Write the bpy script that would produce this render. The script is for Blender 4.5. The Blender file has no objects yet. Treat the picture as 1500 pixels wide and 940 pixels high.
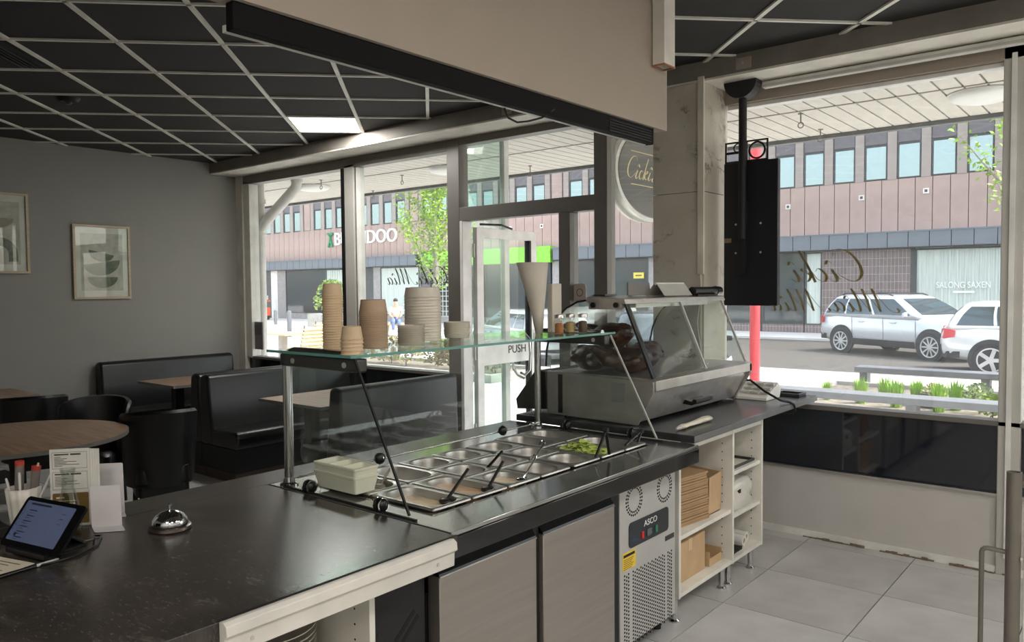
import bpy, math, random
from mathutils import Vector, Matrix
R = math.radians
sc = bpy.context.scene
col = sc.collection
# ------------------------------------------------------------------ camera
cam_d = bpy.data.cameras.new('camera'); cam = bpy.data.objects.new('camera', cam_d); col.objects.link(cam)
cam_d.sensor_width = 36.0; cam_d.lens = 36.0 * 1142 / 1500; cam_d.clip_start = .05; cam_d.clip_end = 400
yaw, pitch, roll = R(-39.54), R(-2.42), R(-0.495)
fw = Vector((math.sin(yaw)*math.cos(pitch), math.cos(yaw)*math.cos(pitch), math.sin(pitch)))
r0 = Vector((math.cos(yaw), -math.sin(yaw), 0)); u0 = r0.cross(fw)
rt = r0*math.cos(roll) + u0*math.sin(roll); up = -r0*math.sin(roll) + u0*math.cos(roll)
cam.matrix_world = Matrix(((rt.x, up.x, -fw.x, 0), (rt.y, up.y, -fw.y, 0), (rt.z, up.z, -fw.z, 1.64), (0, 0, 0, 1)))
sc.camera = cam
# ------------------------------------------------------------------ sky, sun, exposure
sc.view_settings.view_transform = 'Standard'; sc.view_settings.look = 'None'
sc.view_settings.gamma = 1.0; sc.view_settings.use_curve_mapping = False
sc.view_settings.exposure = 0.18
sc.cycles.transparent_max_bounces = 32
sc.cycles.max_bounces = 10
w = bpy.data.worlds.new('sky'); sc.world = w; w.use_nodes = True
wn = w.node_tree.nodes; bg = wn['Background']
sky = wn.new('ShaderNodeTexSky'); sky.sky_type = 'NISHITA'; sky.sun_disc = False
sky.sun_elevation = R(55); sky.sun_rotation = R(60); sky.air_density = 1.2; sky.dust_density = 3.0
hs = wn.new('ShaderNodeHueSaturation'); hs.inputs['Saturation'].default_value = .45
w.node_tree.links.new(sky.outputs[0], hs.inputs['Color']); w.node_tree.links.new(hs.outputs[0], bg.inputs[0]); bg.inputs[1].default_value = 0.60
SUN = bpy.data.lights.new('sun_offscreen', 'SUN'); SUN.energy = 4.8; SUN.angle = R(3); SUN.color = (1, .96, .9)
so = bpy.data.objects.new('sun_offscreen', SUN); col.objects.link(so)
so.rotation_euler = Vector((.50, .28, .85)).to_track_quat('Z', 'Y').to_euler()

# ------------------------------------------------------------------ helpers
def lin(c):
    c = c/255.0
    return c/12.92 if c <= .04045 else ((c+.055)/1.055)**2.4
def S(r, g, b): return (lin(r), lin(g), lin(b), 1)
MATS = {}
def mat(key, rgb, rough=.5, metal=0.0, var=.12, scale=6.0, bump=0.0, bscale=60.0, emit=0.0, coat=0.0, spec=.5, stretch=None, trans=0.0, col2=None, alpha=1.0):
    if key in MATS: return MATS[key]
    m = bpy.data.materials.new(key); m.use_nodes = True; MATS[key] = m
    nt = m.node_tree; n = nt.nodes; L = nt.links; p = n['Principled BSDF']
    c = S(*rgb)
    tc = n.new('ShaderNodeTexCoord'); mp = n.new('ShaderNodeMapping')
    L.new(tc.outputs['Object'], mp.inputs[0])
    if stretch: mp.inputs['Scale'].default_value = stretch
    no = n.new('ShaderNodeTexNoise'); no.inputs['Scale'].default_value = scale; no.inputs['Detail'].default_value = 5
    L.new(mp.outputs[0], no.inputs['Vector'])
    rp = n.new('ShaderNodeValToRGB')
    lo = S(*col2) if col2 else tuple(x*(1-var) for x in c[:3])+(1,)
    hi = c if col2 else tuple(min(1, x*(1+var)) for x in c[:3])+(1,)
    rp.color_ramp.elements[0].position = .3; rp.color_ramp.elements[1].position = .7
    rp.color_ramp.elements[0].color = lo; rp.color_ramp.elements[1].color = hi
    L.new(no.outputs['Fac'], rp.inputs[0]); L.new(rp.outputs[0], p.inputs['Base Color'])
    p.inputs['Roughness'].default_value = rough; p.inputs['Metallic'].default_value = metal
    p.inputs['Coat Weight'].default_value = coat; p.inputs['Coat Roughness'].default_value = .05
    p.inputs['Specular IOR Level'].default_value = spec
    p.inputs['Transmission Weight'].default_value = trans
    p.inputs['Alpha'].default_value = alpha
    if emit:
        L.new(rp.outputs[0], p.inputs['Emission Color']); p.inputs['Emission Strength'].default_value = emit
    if bump:
        nb = n.new('ShaderNodeTexNoise'); nb.inputs['Scale'].default_value = bscale; nb.inputs['Detail'].default_value = 4
        L.new(mp.outputs[0], nb.inputs['Vector'])
        bp = n.new('ShaderNodeBump'); bp.inputs['Strength'].default_value = bump; bp.inputs['Distance'].default_value = .01
        L.new(nb.outputs['Fac'], bp.inputs['Height']); L.new(bp.outputs[0], p.inputs['Normal'])
    return m
def glass(key, tint=(1, 1, 1), ior=1.45, haze=0.0, k=1.0):
    if key in MATS: return MATS[key]
    m = bpy.data.materials.new(key); m.use_nodes = True; MATS[key] = m
    nt = m.node_tree; n = nt.nodes; L = nt.links; n.remove(n['Principled BSDF'])
    out = n['Material Output']
    tr = n.new('ShaderNodeBsdfTransparent'); tr.inputs[0].default_value = (*tint, 1)
    gl = n.new('ShaderNodeBsdfGlossy'); gl.inputs['Roughness'].default_value = .01
    lw = n.new('ShaderNodeLayerWeight'); lw.inputs[0].default_value = .5
    pw = n.new('ShaderNodeMath'); pw.operation = 'POWER'; pw.inputs[1].default_value = 5.0; L.new(lw.outputs['Facing'], pw.inputs[0])
    ml = n.new('ShaderNodeMath'); ml.operation = 'MULTIPLY_ADD'; ml.inputs[1].default_value = .6*k; ml.inputs[2].default_value = .038*k; ml.use_clamp = True
    mx = n.new('ShaderNodeMixShader'); L.new(pw.outputs[0], ml.inputs[0]); L.new(ml.outputs[0], mx.inputs[0])
    L.new(tr.outputs[0], mx.inputs[1]); L.new(gl.outputs[0], mx.inputs[2]); last = mx
    if haze:  # uneven whitish layer put in for a veil of glare on the panes
        no = n.new('ShaderNodeTexNoise'); no.inputs['Scale'].default_value = 3
        m2 = n.new('ShaderNodeMath'); m2.operation = 'MULTIPLY'; m2.inputs[1].default_value = haze*2
        L.new(no.outputs['Fac'], m2.inputs[0])
        tl = n.new('ShaderNodeBsdfTranslucent'); tl.inputs[0].default_value = (.9, .9, .9, 1)
        mx2 = n.new('ShaderNodeMixShader'); L.new(m2.outputs[0], mx2.inputs[0])
        L.new(mx.outputs[0], mx2.inputs[1]); L.new(tl.outputs[0], mx2.inputs[2]); last = mx2
    L.new(last.outputs[0], out.inputs[0])
    return m
class B:
    def __init__(s): s.v = []; s.f = []
    def add(s, v, f):
        o = len(s.v); s.v += [tuple(p) for p in v]; s.f += [tuple(i+o for i in q) for q in f]; return s
    def box(s, x0, x1, y0, y1, z0, z1):
        return s.add([(x0,y0,z0),(x1,y0,z0),(x1,y1,z0),(x0,y1,z0),(x0,y0,z1),(x1,y0,z1),(x1,y1,z1),(x0,y1,z1)],
            [(0,3,2,1),(4,5,6,7),(0,1,5,4),(1,2,6,5),(2,3,7,6),(3,0,4,7)])
    def bar(s, p0, p1, w, h, up=(0,0,1)):                       # rectangular bar between two points
        a = Vector(p0); b = Vector(p1); d = (b-a).normalized(); u = Vector(up); x = d.cross(u)
        if x.length < 1e-4: x = d.cross(Vector((1,0,0)))
        x.normalize(); y = x.cross(d); x = x*w/2; y = y*h/2
        v = [a-x-y, a+x-y, a+x+y, a-x+y, b-x-y, b+x-y, b+x+y, b-x+y]
        return s.add(v, [(0,3,2,1),(4,5,6,7),(0,1,5,4),(1,2,6,5),(2,3,7,6),(3,0,4,7)])
    def cyl(s, p0, p1, ra, rb=None, n=16):
        return s.tube([p0, p1], [ra, ra if rb is None else rb], n)
    def tube(s, pts, r, n=10, caps=True):
        P = [Vector(p) for p in pts]; k = len(P)
        r = r if isinstance(r, (list, tuple)) else [r]*k
        v = []; x = None
        for i in range(k):
            d = (P[min(i+1,k-1)]-P[max(i-1,0)]).normalized()
            if x is None:
                x = d.orthogonal().normalized()
            else:
                x = (x - d*x.dot(d))
                x = x.normalized() if x.length > 1e-6 else d.orthogonal().normalized()
            y = d.cross(x)
            for j in range(n):
                a = 2*math.pi*j/n; v.append(P[i]+(x*math.cos(a)+y*math.sin(a))*r[i])
        f = [(i*n+j, i*n+(j+1)%n, (i+1)*n+(j+1)%n, (i+1)*n+j) for i in range(k-1) for j in range(n)]
        if caps: f += [tuple(range(n-1,-1,-1)), tuple(range((k-1)*n, k*n))]
        return s.add(v, f)
    def lathe(s, prof, n=24, c=(0,0,0), sx=1, sy=1):            # prof: (radius, z)
        v = []; f = []; k = len(prof)
        for r, z in prof:
            for j in range(n):
                a = 2*math.pi*j/n; v.append((c[0]+r*sx*math.cos(a), c[1]+r*sy*math.sin(a), c[2]+z))
        f = [(i*n+j, i*n+(j+1)%n, (i+1)*n+(j+1)%n, (i+1)*n+j) for i in range(k-1) for j in range(n)]
        if prof[0][0] > 1e-5: f.append(tuple(range(n-1,-1,-1)))
        if prof[-1][0] > 1e-5: f.append(tuple(range((k-1)*n, k*n)))
        return s.add(v, f)
    def prism(s, poly, axis, a0, a1):                           # 2-d outline swept along an axis
        def P(p, a): return (a,p[0],p[1]) if axis == 'x' else ((p[0],a,p[1]) if axis == 'y' else (p[0],p[1],a))
        n = len(poly); v = [P(p,a0) for p in poly]+[P(p,a1) for p in poly]
        f = [tuple(range(n-1,-1,-1)), tuple(range(n,2*n))]+[(i,(i+1)%n,n+(i+1)%n,n+i) for i in range(n)]
        return s.add(v, f)
    def ring(s, o, i, axis, a0, a1):                            # rectangular frame, o/i = (u0,u1,w0,w1)
        def P(p, a): return (a,p[0],p[1]) if axis == 'x' else ((p[0],a,p[1]) if axis == 'y' else (p[0],p[1],a))
        q = lambda t: [(t[0],t[2]),(t[1],t[2]),(t[1],t[3]),(t[0],t[3])]
        v = [P(p,a0) for p in q(o)]+[P(p,a0) for p in q(i)]+[P(p,a1) for p in q(o)]+[P(p,a1) for p in q(i)]
        f = []
        for k in range(4):
            m = (k+1) % 4
            f += [(k,m,4+m,4+k),(8+k,12+k,12+m,8+m),(k,8+k,8+m,m),(4+k,4+m,12+m,12+k)]
        return s.add(v, f)
    def sph(s, c, r, n=16, m=10):
        r = r if isinstance(r, (list,tuple)) else (r,r,r)
        v = [(c[0],c[1],c[2]-r[2])]
        for i in range(1,m):
            t = math.pi*i/m
            for j in range(n):
                a = 2*math.pi*j/n; v.append((c[0]+r[0]*math.sin(t)*math.cos(a), c[1]+r[1]*math.sin(t)*math.sin(a), c[2]-r[2]*math.cos(t)))
        v.append((c[0],c[1],c[2]+r[2])); e = len(v)-1
        f = [(0,1+(j+1)%n,1+j) for j in range(n)]+[(e,1+(m-2)*n+j,1+(m-2)*n+(j+1)%n) for j in range(n)]
        f += [(1+i*n+j,1+i*n+(j+1)%n,1+(i+1)*n+(j+1)%n,1+(i+1)*n+j) for i in range(m-2) for j in range(n)]
        return s.add(v, f)
    def loft(s, rings, caps=True, closed=True):
        n = len(rings[0]); v = [p for r in rings for p in r]; k = len(rings); m = n if closed else n-1
        f = [(i*n+j, i*n+(j+1)%n, (i+1)*n+(j+1)%n, (i+1)*n+j) for i in range(k-1) for j in range(m)]
        if caps: f += [tuple(range(n-1,-1,-1)), tuple(range((k-1)*n,k*n))]
        return s.add(v, f)
    def quad(s, a, b, c, d): return s.add([a,b,c,d], [(0,1,2,3)])
ORG = {}
def obj(name, b, m, parent=None, smooth=False, bevel=0.0, label=None, solid=0.0, seg=2):
    me = bpy.data.meshes.new(name)
    if parent is None:
        xs = [p[0] for p in b.v]; ys = [p[1] for p in b.v]; zs = [p[2] for p in b.v]
        off = Vector(((min(xs)+max(xs))/2, (min(ys)+max(ys))/2, min(zs)))
    else: off = ORG[parent]
    me.from_pydata([Vector(p)-off for p in b.v], [], b.f); me.update()
    import bmesh
    bm = bmesh.new(); bm.from_mesh(me); bmesh.ops.recalc_face_normals(bm, faces=bm.faces); bm.to_mesh(me); bm.free()
    me.materials.append(m)
    if smooth:
        me.polygons.foreach_set('use_smooth', [True]*len(me.polygons))
        if smooth != 2: me.set_sharp_from_angle(angle=R(40))
    o = bpy.data.objects.new(name, me); col.objects.link(o)
    if parent is None: o.location = off
    else: o.parent = parent
    ORG[o] = off
    if bevel:
        md = o.modifiers.new('edge', 'BEVEL'); md.width = bevel; md.segments = seg; md.limit_method = 'ANGLE'; md.angle_limit = R(35)
        me.polygons.foreach_set('use_smooth', [True]*len(me.polygons)); md.harden_normals = False
        me.set_sharp_from_angle(angle=R(40))
    if solid:
        md = o.modifiers.new('wall', 'SOLIDIFY'); md.thickness = solid; md.offset = 0
    if label: o['label'] = label
    return o
def tag(o, label=None, cat=None, group=None, kind=None):
    if label: o['label'] = label
    if cat: o['category'] = cat
    if group: o['group'] = group
    if kind: o['kind'] = kind
    return o
def thing(name, label, cat, loc=(0,0,0), rz=0, group=None, local=False):
    o = bpy.data.objects.new(name, None); col.objects.link(o); o.empty_display_size = .1
    o.location = loc; o.rotation_euler = (0,0,rz)
    ORG[o] = Vector((0,0,0)) if (local or rz) else Vector(loc)
    return tag(o, label, cat, group)
def struct(name, b, m, **k):
    o = obj(name, b, m, **k); o['kind'] = 'structure'; return o
def sgroup(name, loc=(0,0,0)):
    o = bpy.data.objects.new(name, None); col.objects.link(o); o.location = loc; ORG[o] = Vector(loc); o['kind'] = 'structure'; return o
def dup(o, loc=None, rz=None, parent=None, label=None, group=None):
    c = o.copy(); col.objects.link(c)
    if parent is not None: c.parent = parent
    if loc is not None: c.location = loc
    if rz is not None: c.rotation_euler = (0,0,rz)
    if label: c['label'] = label
    if group: c['group'] = group
    ORG[c] = ORG.get(o, Vector((0,0,0)))
    for ch in [x for x in list(ORG) if x.parent == o and x is not c]:
        dup(ch, parent=c)
    return c
def text(body, name, m, parent, origin, ux, uz, width, height, depth=.004, shear=0.0, mirror=False, label=None, sp=1.0):
    cu = bpy.data.curves.new('lettering', 'FONT'); cu.body = body; cu.extrude = .5; cu.shear = shear; cu.space_character = sp
    t = bpy.data.objects.new('tmp', cu); col.objects.link(t)
    dg = bpy.context.evaluated_depsgraph_get()
    me = bpy.data.meshes.new_from_object(t.evaluated_get(dg))
    bpy.data.objects.remove(t)
    xs = [v.co.x for v in me.vertices]; ys = [v.co.y for v in me.vertices]
    x0, x1, y0, y1 = min(xs), max(xs), min(ys), max(ys)
    ux = Vector(ux).normalized(); uz = Vector(uz).normalized(); un = ux.cross(uz)
    off = ORG[parent]
    for v in me.vertices:
        a = (v.co.x-x0)/(x1-x0); c = (v.co.y-y0)/(y1-y0)
        if mirror: a = 1-a
        v.co = Vector(origin)+ux*a*width+uz*c*height+un*v.co.z*depth-off
    me.materials.clear(); me.materials.append(m)
    o = bpy.data.objects.new(name, me); col.objects.link(o); o.parent = parent; ORG[o] = off
    if label: o['label'] = label
    return o
GLY = {'C': (.66, [[(.62,.80),(.56,.95),(.40,.99),(.20,.85),(.08,.52),(.12,.20),(.28,.03),(.46,.06),(.66,.26)]]),
 'i': (.24, [[(-.02,.08),(.10,.40),(.05,.12),(.11,.01),(.24,.12)], [(.04,.54),(.13,.66),(.20,.54)]]),
 'c': (.30, [[(.26,.33),(.18,.42),(.08,.34),(.04,.16),(.14,.01),(.30,.12)]]),
 'k': (.38, [[(-.02,.10),(.10,.5),(.20,1.0),(.12,.6),(.05,0)], [(.06,.18),(.22,.42),(.29,.36),(.12,.22),(.23,.03),(.38,.10)]]),
 'M': (.98, [[(-.22,.16),(-.26,.06),(-.16,.0),(.0,.12),(.16,.55),(.27,.95),(.25,.5),(.26,.03)], [(.26,.03),(.40,.5),(.56,.95),(.53,.5),(.55,.03)], [(.55,.03),(.70,.5),(.86,.97),(.80,.5),(.82,.08),(.90,.03),(1.0,.14)]]),
 'a': (.42, [[(.28,.36),(.16,.42),(.05,.25),(.10,.03),(.20,.10),(.30,.40),(.26,.12),(.33,.01),(.42,.12)]]), ' ': (.34, [])}
def cursive(body, m, parent, origin, ux, uz, width, height, depth=.0006, mirror=False, wmin=.018, wmax=.075):
    strokes = []; adv = 0
    for ch in body:
        a, ss = GLY[ch]; strokes += [[(adv+x+.28*y, y) for x, y in s_] for s_ in ss]; adv += a
    ux = Vector(ux).normalized(); uz = Vector(uz).normalized(); un = ux.cross(uz); b = B()
    x0 = min(p[0] for s_ in strokes for p in s_); x1 = max(p[0] for s_ in strokes for p in s_)
    for s_ in strokes:
        p = [s_[0]]+s_+[s_[-1]]; q = []
        for i in range(1, len(p)-2):
            for k in range(6):
                t = k/6
                q.append(tuple(.5*(2*p[i][c]+(p[i+1][c]-p[i-1][c])*t+(2*p[i-1][c]-5*p[i][c]+4*p[i+1][c]-p[i+2][c])*t*t+(3*p[i][c]-p[i-1][c]-3*p[i+1][c]+p[i+2][c])*t**3) for c in (0,1)))
        q.append(s_[-1]); L_ = []; n = len(q)
        for i in range(n):
            d = Vector(q[min(i+1,n-1)])-Vector(q[max(i-1,0)]); d.normalize(); w_ = (wmin+(wmax-wmin)*max(0,-d.y)**1.5)/2; nn = Vector((-d.y,d.x))*w_
            L_.append((Vector(q[i])+nn, Vector(q[i])-nn))
        def W(v, e):
            a = (v.x-x0)/(x1-x0); a = 1-a if mirror else a; return Vector(origin)+ux*a*width+uz*v.y*height+un*e
        o = len(b.v); b.v += [W(v,e) for pr in L_ for v in pr for e in (0,depth)]
        for i in range(n-1):
            j = o+4*i; b.f += [(j,j+4,j+6,j+2),(j+1,j+3,j+7,j+5),(j,j+1,j+5,j+4),(j+2,j+6,j+7,j+3)]
    return obj('lettering', b, m, parent)
def arc(c, r, a0, a1, n): return [(c[0]+r*math.cos(a0+(a1-a0)*i/n), c[1]+r*math.sin(a0+(a1-a0)*i/n)) for i in range(n+1)]
def rrect(x0, x1, y0, y1, r, n=4):
    p = []
    for cx, cy, a in ((x1-r,y0+r,-90),(x1-r,y1-r,0),(x0+r,y1-r,90),(x0+r,y0+r,180)):
        p += [(cx+r*math.cos(R(a+90*i/n)), cy+r*math.sin(R(a+90*i/n))) for i in range(n+1)]
    return p
def clip(poly, x0, x1, y0, y1):
    for ax, lim, sgn in ((0,x0,1),(0,x1,-1),(1,y0,1),(1,y1,-1)):
        out = []
        for i in range(len(poly)):
            a = poly[i-1]; b = poly[i]; da = (a[ax]-lim)*sgn; db = (b[ax]-lim)*sgn
            if (da >= 0) != (db >= 0):
                t = da/(da-db); out.append((a[0]+(b[0]-a[0])*t, a[1]+(b[1]-a[1])*t))
            if db >= 0: out.append(b)
        poly = out
        if not poly: return []
    return poly
def share(o, loc):                                              # copy that shares mesh, same parent
    c = o.copy(); col.objects.link(c); c.location = loc; ORG[c] = ORG[o]; return c
# ------------------------------------------------------------------ materials for the room
random.seed(4)
M = {}
M['wall'] = mat('grey_wall_paint', (146,145,140), .75, var=.02, bump=.05, bscale=120)
M['cream'] = mat('cream_paint', (214,208,196), .6, bump=.04)
M['white'] = mat('white_paint', (222,220,214), .5)
M['bulk'] = mat('taupe_paint', (160,147,134), .7, var=.02, bump=.06, bscale=90)
M['beam'] = mat('grey_beam_paint', (122,116,108), .65)
M['ctile'] = mat('black_ceiling_tile', (40,38,36), .85, bump=.25, bscale=300)
M['bar'] = mat('white_grid_bar', (226,222,212), .45)
M['alu'] = mat('pale_aluminium', (188,185,178), .4, metal=.1, var=.05)
M['dalu'] = mat('grey_aluminium', (112,108,102), .45, metal=.2, var=.05)
M['wframe'] = mat('white_door_frame', (226,224,220), .4)
M['ftile'] = mat('grey_stone_tile', (206,204,202), .32, var=.1, scale=3, bump=.05, bscale=25, col2=(180,178,175))
M['grout'] = mat('dark_grout', (78,74,70), .9)
M['black'] = mat('black_lacquer', (9,9,10), .35)
M['blackm'] = mat('matt_black', (13,13,14), .6)
M['blackglass'] = mat('black_glass', (24,28,38), .05, spec=.7)
M['chrome'] = mat('chrome', (205,205,205), .1, metal=1, var=.03)
M['steel'] = mat('brushed_steel', (196,194,190), .3, metal=1, var=.08, scale=3, stretch=(1,30,1), bump=.03, bscale=40)
M['marble'] = mat('veined_marble', (205,198,184), .25, col2=(190,181,165), scale=4)
M['glass'] = glass('window_glass', (.97,.985,.975), 1.5, haze=.03, k=.8)
M['gglass'] = glass('green_edge_glass', (.90,.97,.94), 1.5, k=1.0)
M['cglass'] = glass('clear_glass', (.96,.98,.97), 1.5, k=.9)
# veins in the marble
def veins(m, c, lo=.47, hi=.5, sc_=2.2, amt=1.0, st=(1,1,1)):
    nt = m.node_tree; n = nt.nodes; L = nt.links; p = n['Principled BSDF']
    src = p.inputs['Base Color'].links[0].from_socket
    mp = n.new('ShaderNodeMapping'); mp.inputs['Scale'].default_value = st; mp.inputs['Rotation'].default_value = (0,0,.5)
    L.new([x for x in n if x.type == 'TEX_COORD'][0].outputs['Object'], mp.inputs[0])
    no = n.new('ShaderNodeTexNoise'); no.inputs['Scale'].default_value = sc_; no.inputs['Detail'].default_value = 10; no.inputs['Roughness'].default_value = .7; no.inputs['Distortion'].default_value = .6
    L.new(mp.outputs[0], no.inputs['Vector'])
    rp = n.new('ShaderNodeValToRGB'); e = rp.color_ramp.elements
    e[0].position = lo-.015; e[0].color = (0,0,0,1); e[1].position = (lo+hi)/2; e[1].color = (1,1,1,1)
    x = e.new(hi+.015); x.color = (0,0,0,1)
    L.new(no.outputs['Fac'], rp.inputs[0])
    mx = n.new('ShaderNodeMix'); mx.data_type = 'RGBA'
    n2 = n.new('ShaderNodeTexNoise'); n2.inputs['Scale'].default_value = sc_*2.3; L.new(mp.outputs[0], n2.inputs['Vector'])
    r2 = n.new('ShaderNodeValToRGB'); r2.color_ramp.elements[0].position = .5; r2.color_ramp.elements[1].position = .68; L.new(n2.outputs['Fac'], r2.inputs[0])
    ml = n.new('ShaderNodeMath'); ml.operation = 'MULTIPLY'; L.new(rp.outputs[0], ml.inputs[0]); L.new(r2.outputs[0], ml.inputs[1])
    m3 = n.new('ShaderNodeMath'); m3.operation = 'MULTIPLY'; m3.inputs[1].default_value = amt; L.new(ml.outputs[0], m3.inputs[0])
    L.new(m3.outputs[0], mx.inputs[0]); L.new(src, mx.inputs[6]); mx.inputs[7].default_value = S(*c)
    L.new(mx.outputs[2], p.inputs['Base Color'])
veins(M['marble'], (110,98,84))

XL, XR, YB, YF, ZC = -8.4, 2.0, -1.6, 5.15, 3.10
# ------------------------------------------------------------------ floor of big stone tiles
fl = struct('floor', B().box(XL,XR,YB,YF+.05,-.16,-.006), M['grout'])
full = None; px_, py_ = .62, .61
i0 = math.floor((XL+1.70)/px_); j0 = math.floor((YB-3.76)/py_)
for i in range(i0, i0+20):
    for j in range(j0, j0+13):
        x0 = -1.70+i*px_; y0 = 3.76+j*py_
        c = clip([(x0+.003,y0+.003),(x0+px_-.003,y0+.003),(x0+px_-.003,y0+py_-.003),(x0+.003,y0+py_-.003)], XL, XR, YB, YF)
        if len(c) < 4: continue
        isfull = abs((c[1][0]-c[0][0]))+abs(c[2][1]-c[1][1]) > 0 and x0 >= XL and x0+px_ <= XR and y0 >= YB and y0+py_ <= YF
        if isfull and full:
            t = full[0].copy(); col.objects.link(t); t.location = Vector((x0-full[1], y0-full[2], 0)); ORG[t] = ORG[fl]
        else:
            t = obj('floor_tile', B().prism(c,'z',-.006,0), M['ftile'], fl)
            if isfull: full = (t, x0, y0)
# ------------------------------------------------------------------ walls around the room
struct('wall_left', B().box(XL-.15,XL,YB,YF+.05,0,ZC+.1), M['wall'])
struct('wall_rear', B().box(XL-.15,XR+.15,YB-.15,YB,0,ZC+.1), M['white'])
struct('wall_right', B().box(XR,XR+.15,YB,YF+.05,0,ZC+.1), M['white'])
# ------------------------------------------------------------------ ceiling: black tiles in a white grid, set diagonally
ce = struct('ceiling', B().box(XL,XR,YB,YF,ZC+.03,ZC+.12), M['blackm'])
O = Vector((-5.16,2.55)); A = Vector((-.7125,.7017)); Bv = Vector((.7017,.7125)); PA, PB = .648, .598
LIGHTS = {(2,1):1, (-3,6):2}
extra = [(-9,4),(-7,6),(-11,3),(-9,1),(-6,8)]              # kitchen side only: the row of lights mirrored in the tablet
full = None
def cell(i, j, d=0.0): return [tuple(O+A*(PA*a)+Bv*(PB*b)) for a, b in ((i+d,j+d),(i+1-d,j+d),(i+1-d,j+1-d),(i+d,j+1-d))]
PANELS = []
YC = 4.75
for i in range(-16, 12):
    for j in range(-11, 16):
        q = cell(i, j, .006)
        c = clip(q, XL, XR, YB, YC)
        if len(c) < 3: continue
        area = abs(sum(c[k-1][0]*c[k][1]-c[k][0]*c[k-1][1] for k in range(len(c))))/2
        if area < .002: continue
        if (i,j) == (2,1) or (i,j) in extra:
            PANELS.append(((i,j), c)); continue
        isfull = area > .98*PA*PB*.97
        if isfull and full:
            t = full[0].copy(); col.objects.link(t); d = A*(PA*(i-full[1]))+Bv*(PB*(j-full[2])); t.location = (d.x,d.y,0); ORG[t] = ORG[ce]
        else:
            t = obj('ceiling_tile', B().prism(c,'z',ZC,ZC+.02), M['ctile'], ce)
            if isfull and full is None: full = (t,i,j)
def gridline(p, q, wd):
    d = (q-p).normalized(); n = Vector((-d.y,d.x))*wd/2
    c = clip([tuple(p-n),tuple(q-n),tuple(q+n),tuple(p+n)], XL, XR, YB, YC)
    if len(c) >= 3: obj('grid_bar', B().prism(c,'z',ZC-.012,ZC+.005), M['bar'], ce)
for j in range(-11, 16): gridline(O+A*(-16*PA)+Bv*(j*PB), O+A*(12*PA)+Bv*(j*PB), .026)
for i in range(-16, 12): gridline(O+A*(i*PA)+Bv*(-11*PB), O+A*(i*PA)+Bv*(16*PB), .020)
M['led'] = mat('led_diffuser', (255,250,240), .5, emit=7.0, var=.01)
for k, (ij, c) in enumerate(PANELS):
    cx = sum(p[0] for p in c)/len(c); cy = sum(p[1] for p in c)/len(c)
    lab = 'bright square ceiling light panel beside the window beam' if ij == (2,1) else 'square ceiling light panel over the kitchen side of the counter'
    off = ij != (2,1); t = thing('ceiling_light_offscreen' if off else 'ceiling_light', lab, 'ceiling light', (cx,cy,ZC-.004), group=None if ij == (2,1) else 'ceiling light panels')
    ci = [(cx+(p[0]-cx)*.93, cy+(p[1]-cy)*.93) for p in c]
    b = B(); n = len(c)
    b.add([(p[0],p[1],ZC-.004) for p in c]+[(p[0],p[1],ZC-.010) for p in ci]+[(p[0],p[1],ZC+.02) for p in c],
          [(a,(a+1)%n,n+(a+1)%n,n+a) for a in range(n)]+[(a,2*n+a,2*n+(a+1)%n,(a+1)%n) for a in range(n)])
    obj('frame', b, M['bar'], t); obj('diffuser', B().prism(ci,'z',ZC-.009,ZC+.015), M['led'], t)
    ln = 'kitchen_ceiling_lamp_%d_offscreen' % k if off else 'ceiling_light_lamp'; ld = bpy.data.lights.new(ln,'AREA'); ld.shape = 'SQUARE'; ld.size = .5
    ld.energy = 15.5 if off else 30; ld.color = (1,.972,.935)
    lo = bpy.data.objects.new(ln, ld); col.objects.link(lo); lo.location = (0,0,-.012); lo.parent = t
    lo.rotation_euler = (0,0,R(45))
# dark grille and a smoke-detector disc in the tiles by the grey wall
t = thing('ceiling_vent', 'black slotted air vent in the dark ceiling tiles', 'vent', (-5.40,1.80,ZC-.02))
for k in range(4):
    u_ = Vector((-5.20-.7017*(.03+.03*k), 1.66-.7125*(.03+.03*k))); v_ = u_+A*.50
    obj('vent_slat', B().bar((u_.x,u_.y,ZC-.012),(v_.x,v_.y,ZC-.012),.012,.02), M['black'], t)
u_ = Vector((-5.20-.7017*.075, 1.66-.7125*.075)); v_ = u_+A*.52
obj('frame', B().bar((u_.x,u_.y,ZC-.003),(v_.x,v_.y,ZC-.003),.17,.005), M['blackm'], t)
t = thing('smoke_detector', 'small round black detector on a dark ceiling tile', 'detector', (-6.36,2.47,ZC-.03))
obj('body', B().lathe([(.02,-.03),(.06,-.028),(.075,-.01),(.08,0)],24,(-6.36,2.47,ZC)), M['blackm'], t, smooth=True)
obj('sensor_cap', B().lathe([(.0,-.045),(.02,-.045),(.025,-.03)],16,(-6.36,2.47,ZC)), M['black'], t, smooth=True)
# ------------------------------------------------------------------ beam along the window front
bm_ = struct('beam_front', B().box(XL,XR,YC,YF+.03,2.985,ZC+.02), M['beam'])
struct('trim_1', B().box(XL,XR,YC+.004,YF,2.972,2.985), M['cream'])
for x in (-3.95,-2.02):
    t = thing('junction_box', 'small square junction plate on the beam %s' % ('above the menu screen' if x > -3 else 'above the entrance door'), 'junction box', (x,YC-.012,3.02))
    obj('plate', B().box(x-.05,x+.05,YC-.012,YC-.001,3.0,3.07), M['bulk'], t, bevel=.003)
    obj('screw', B().cyl((x,YC-.016,3.035),(x,YC-.011,3.035),.006,n=8), M['alu'], t)
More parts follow.
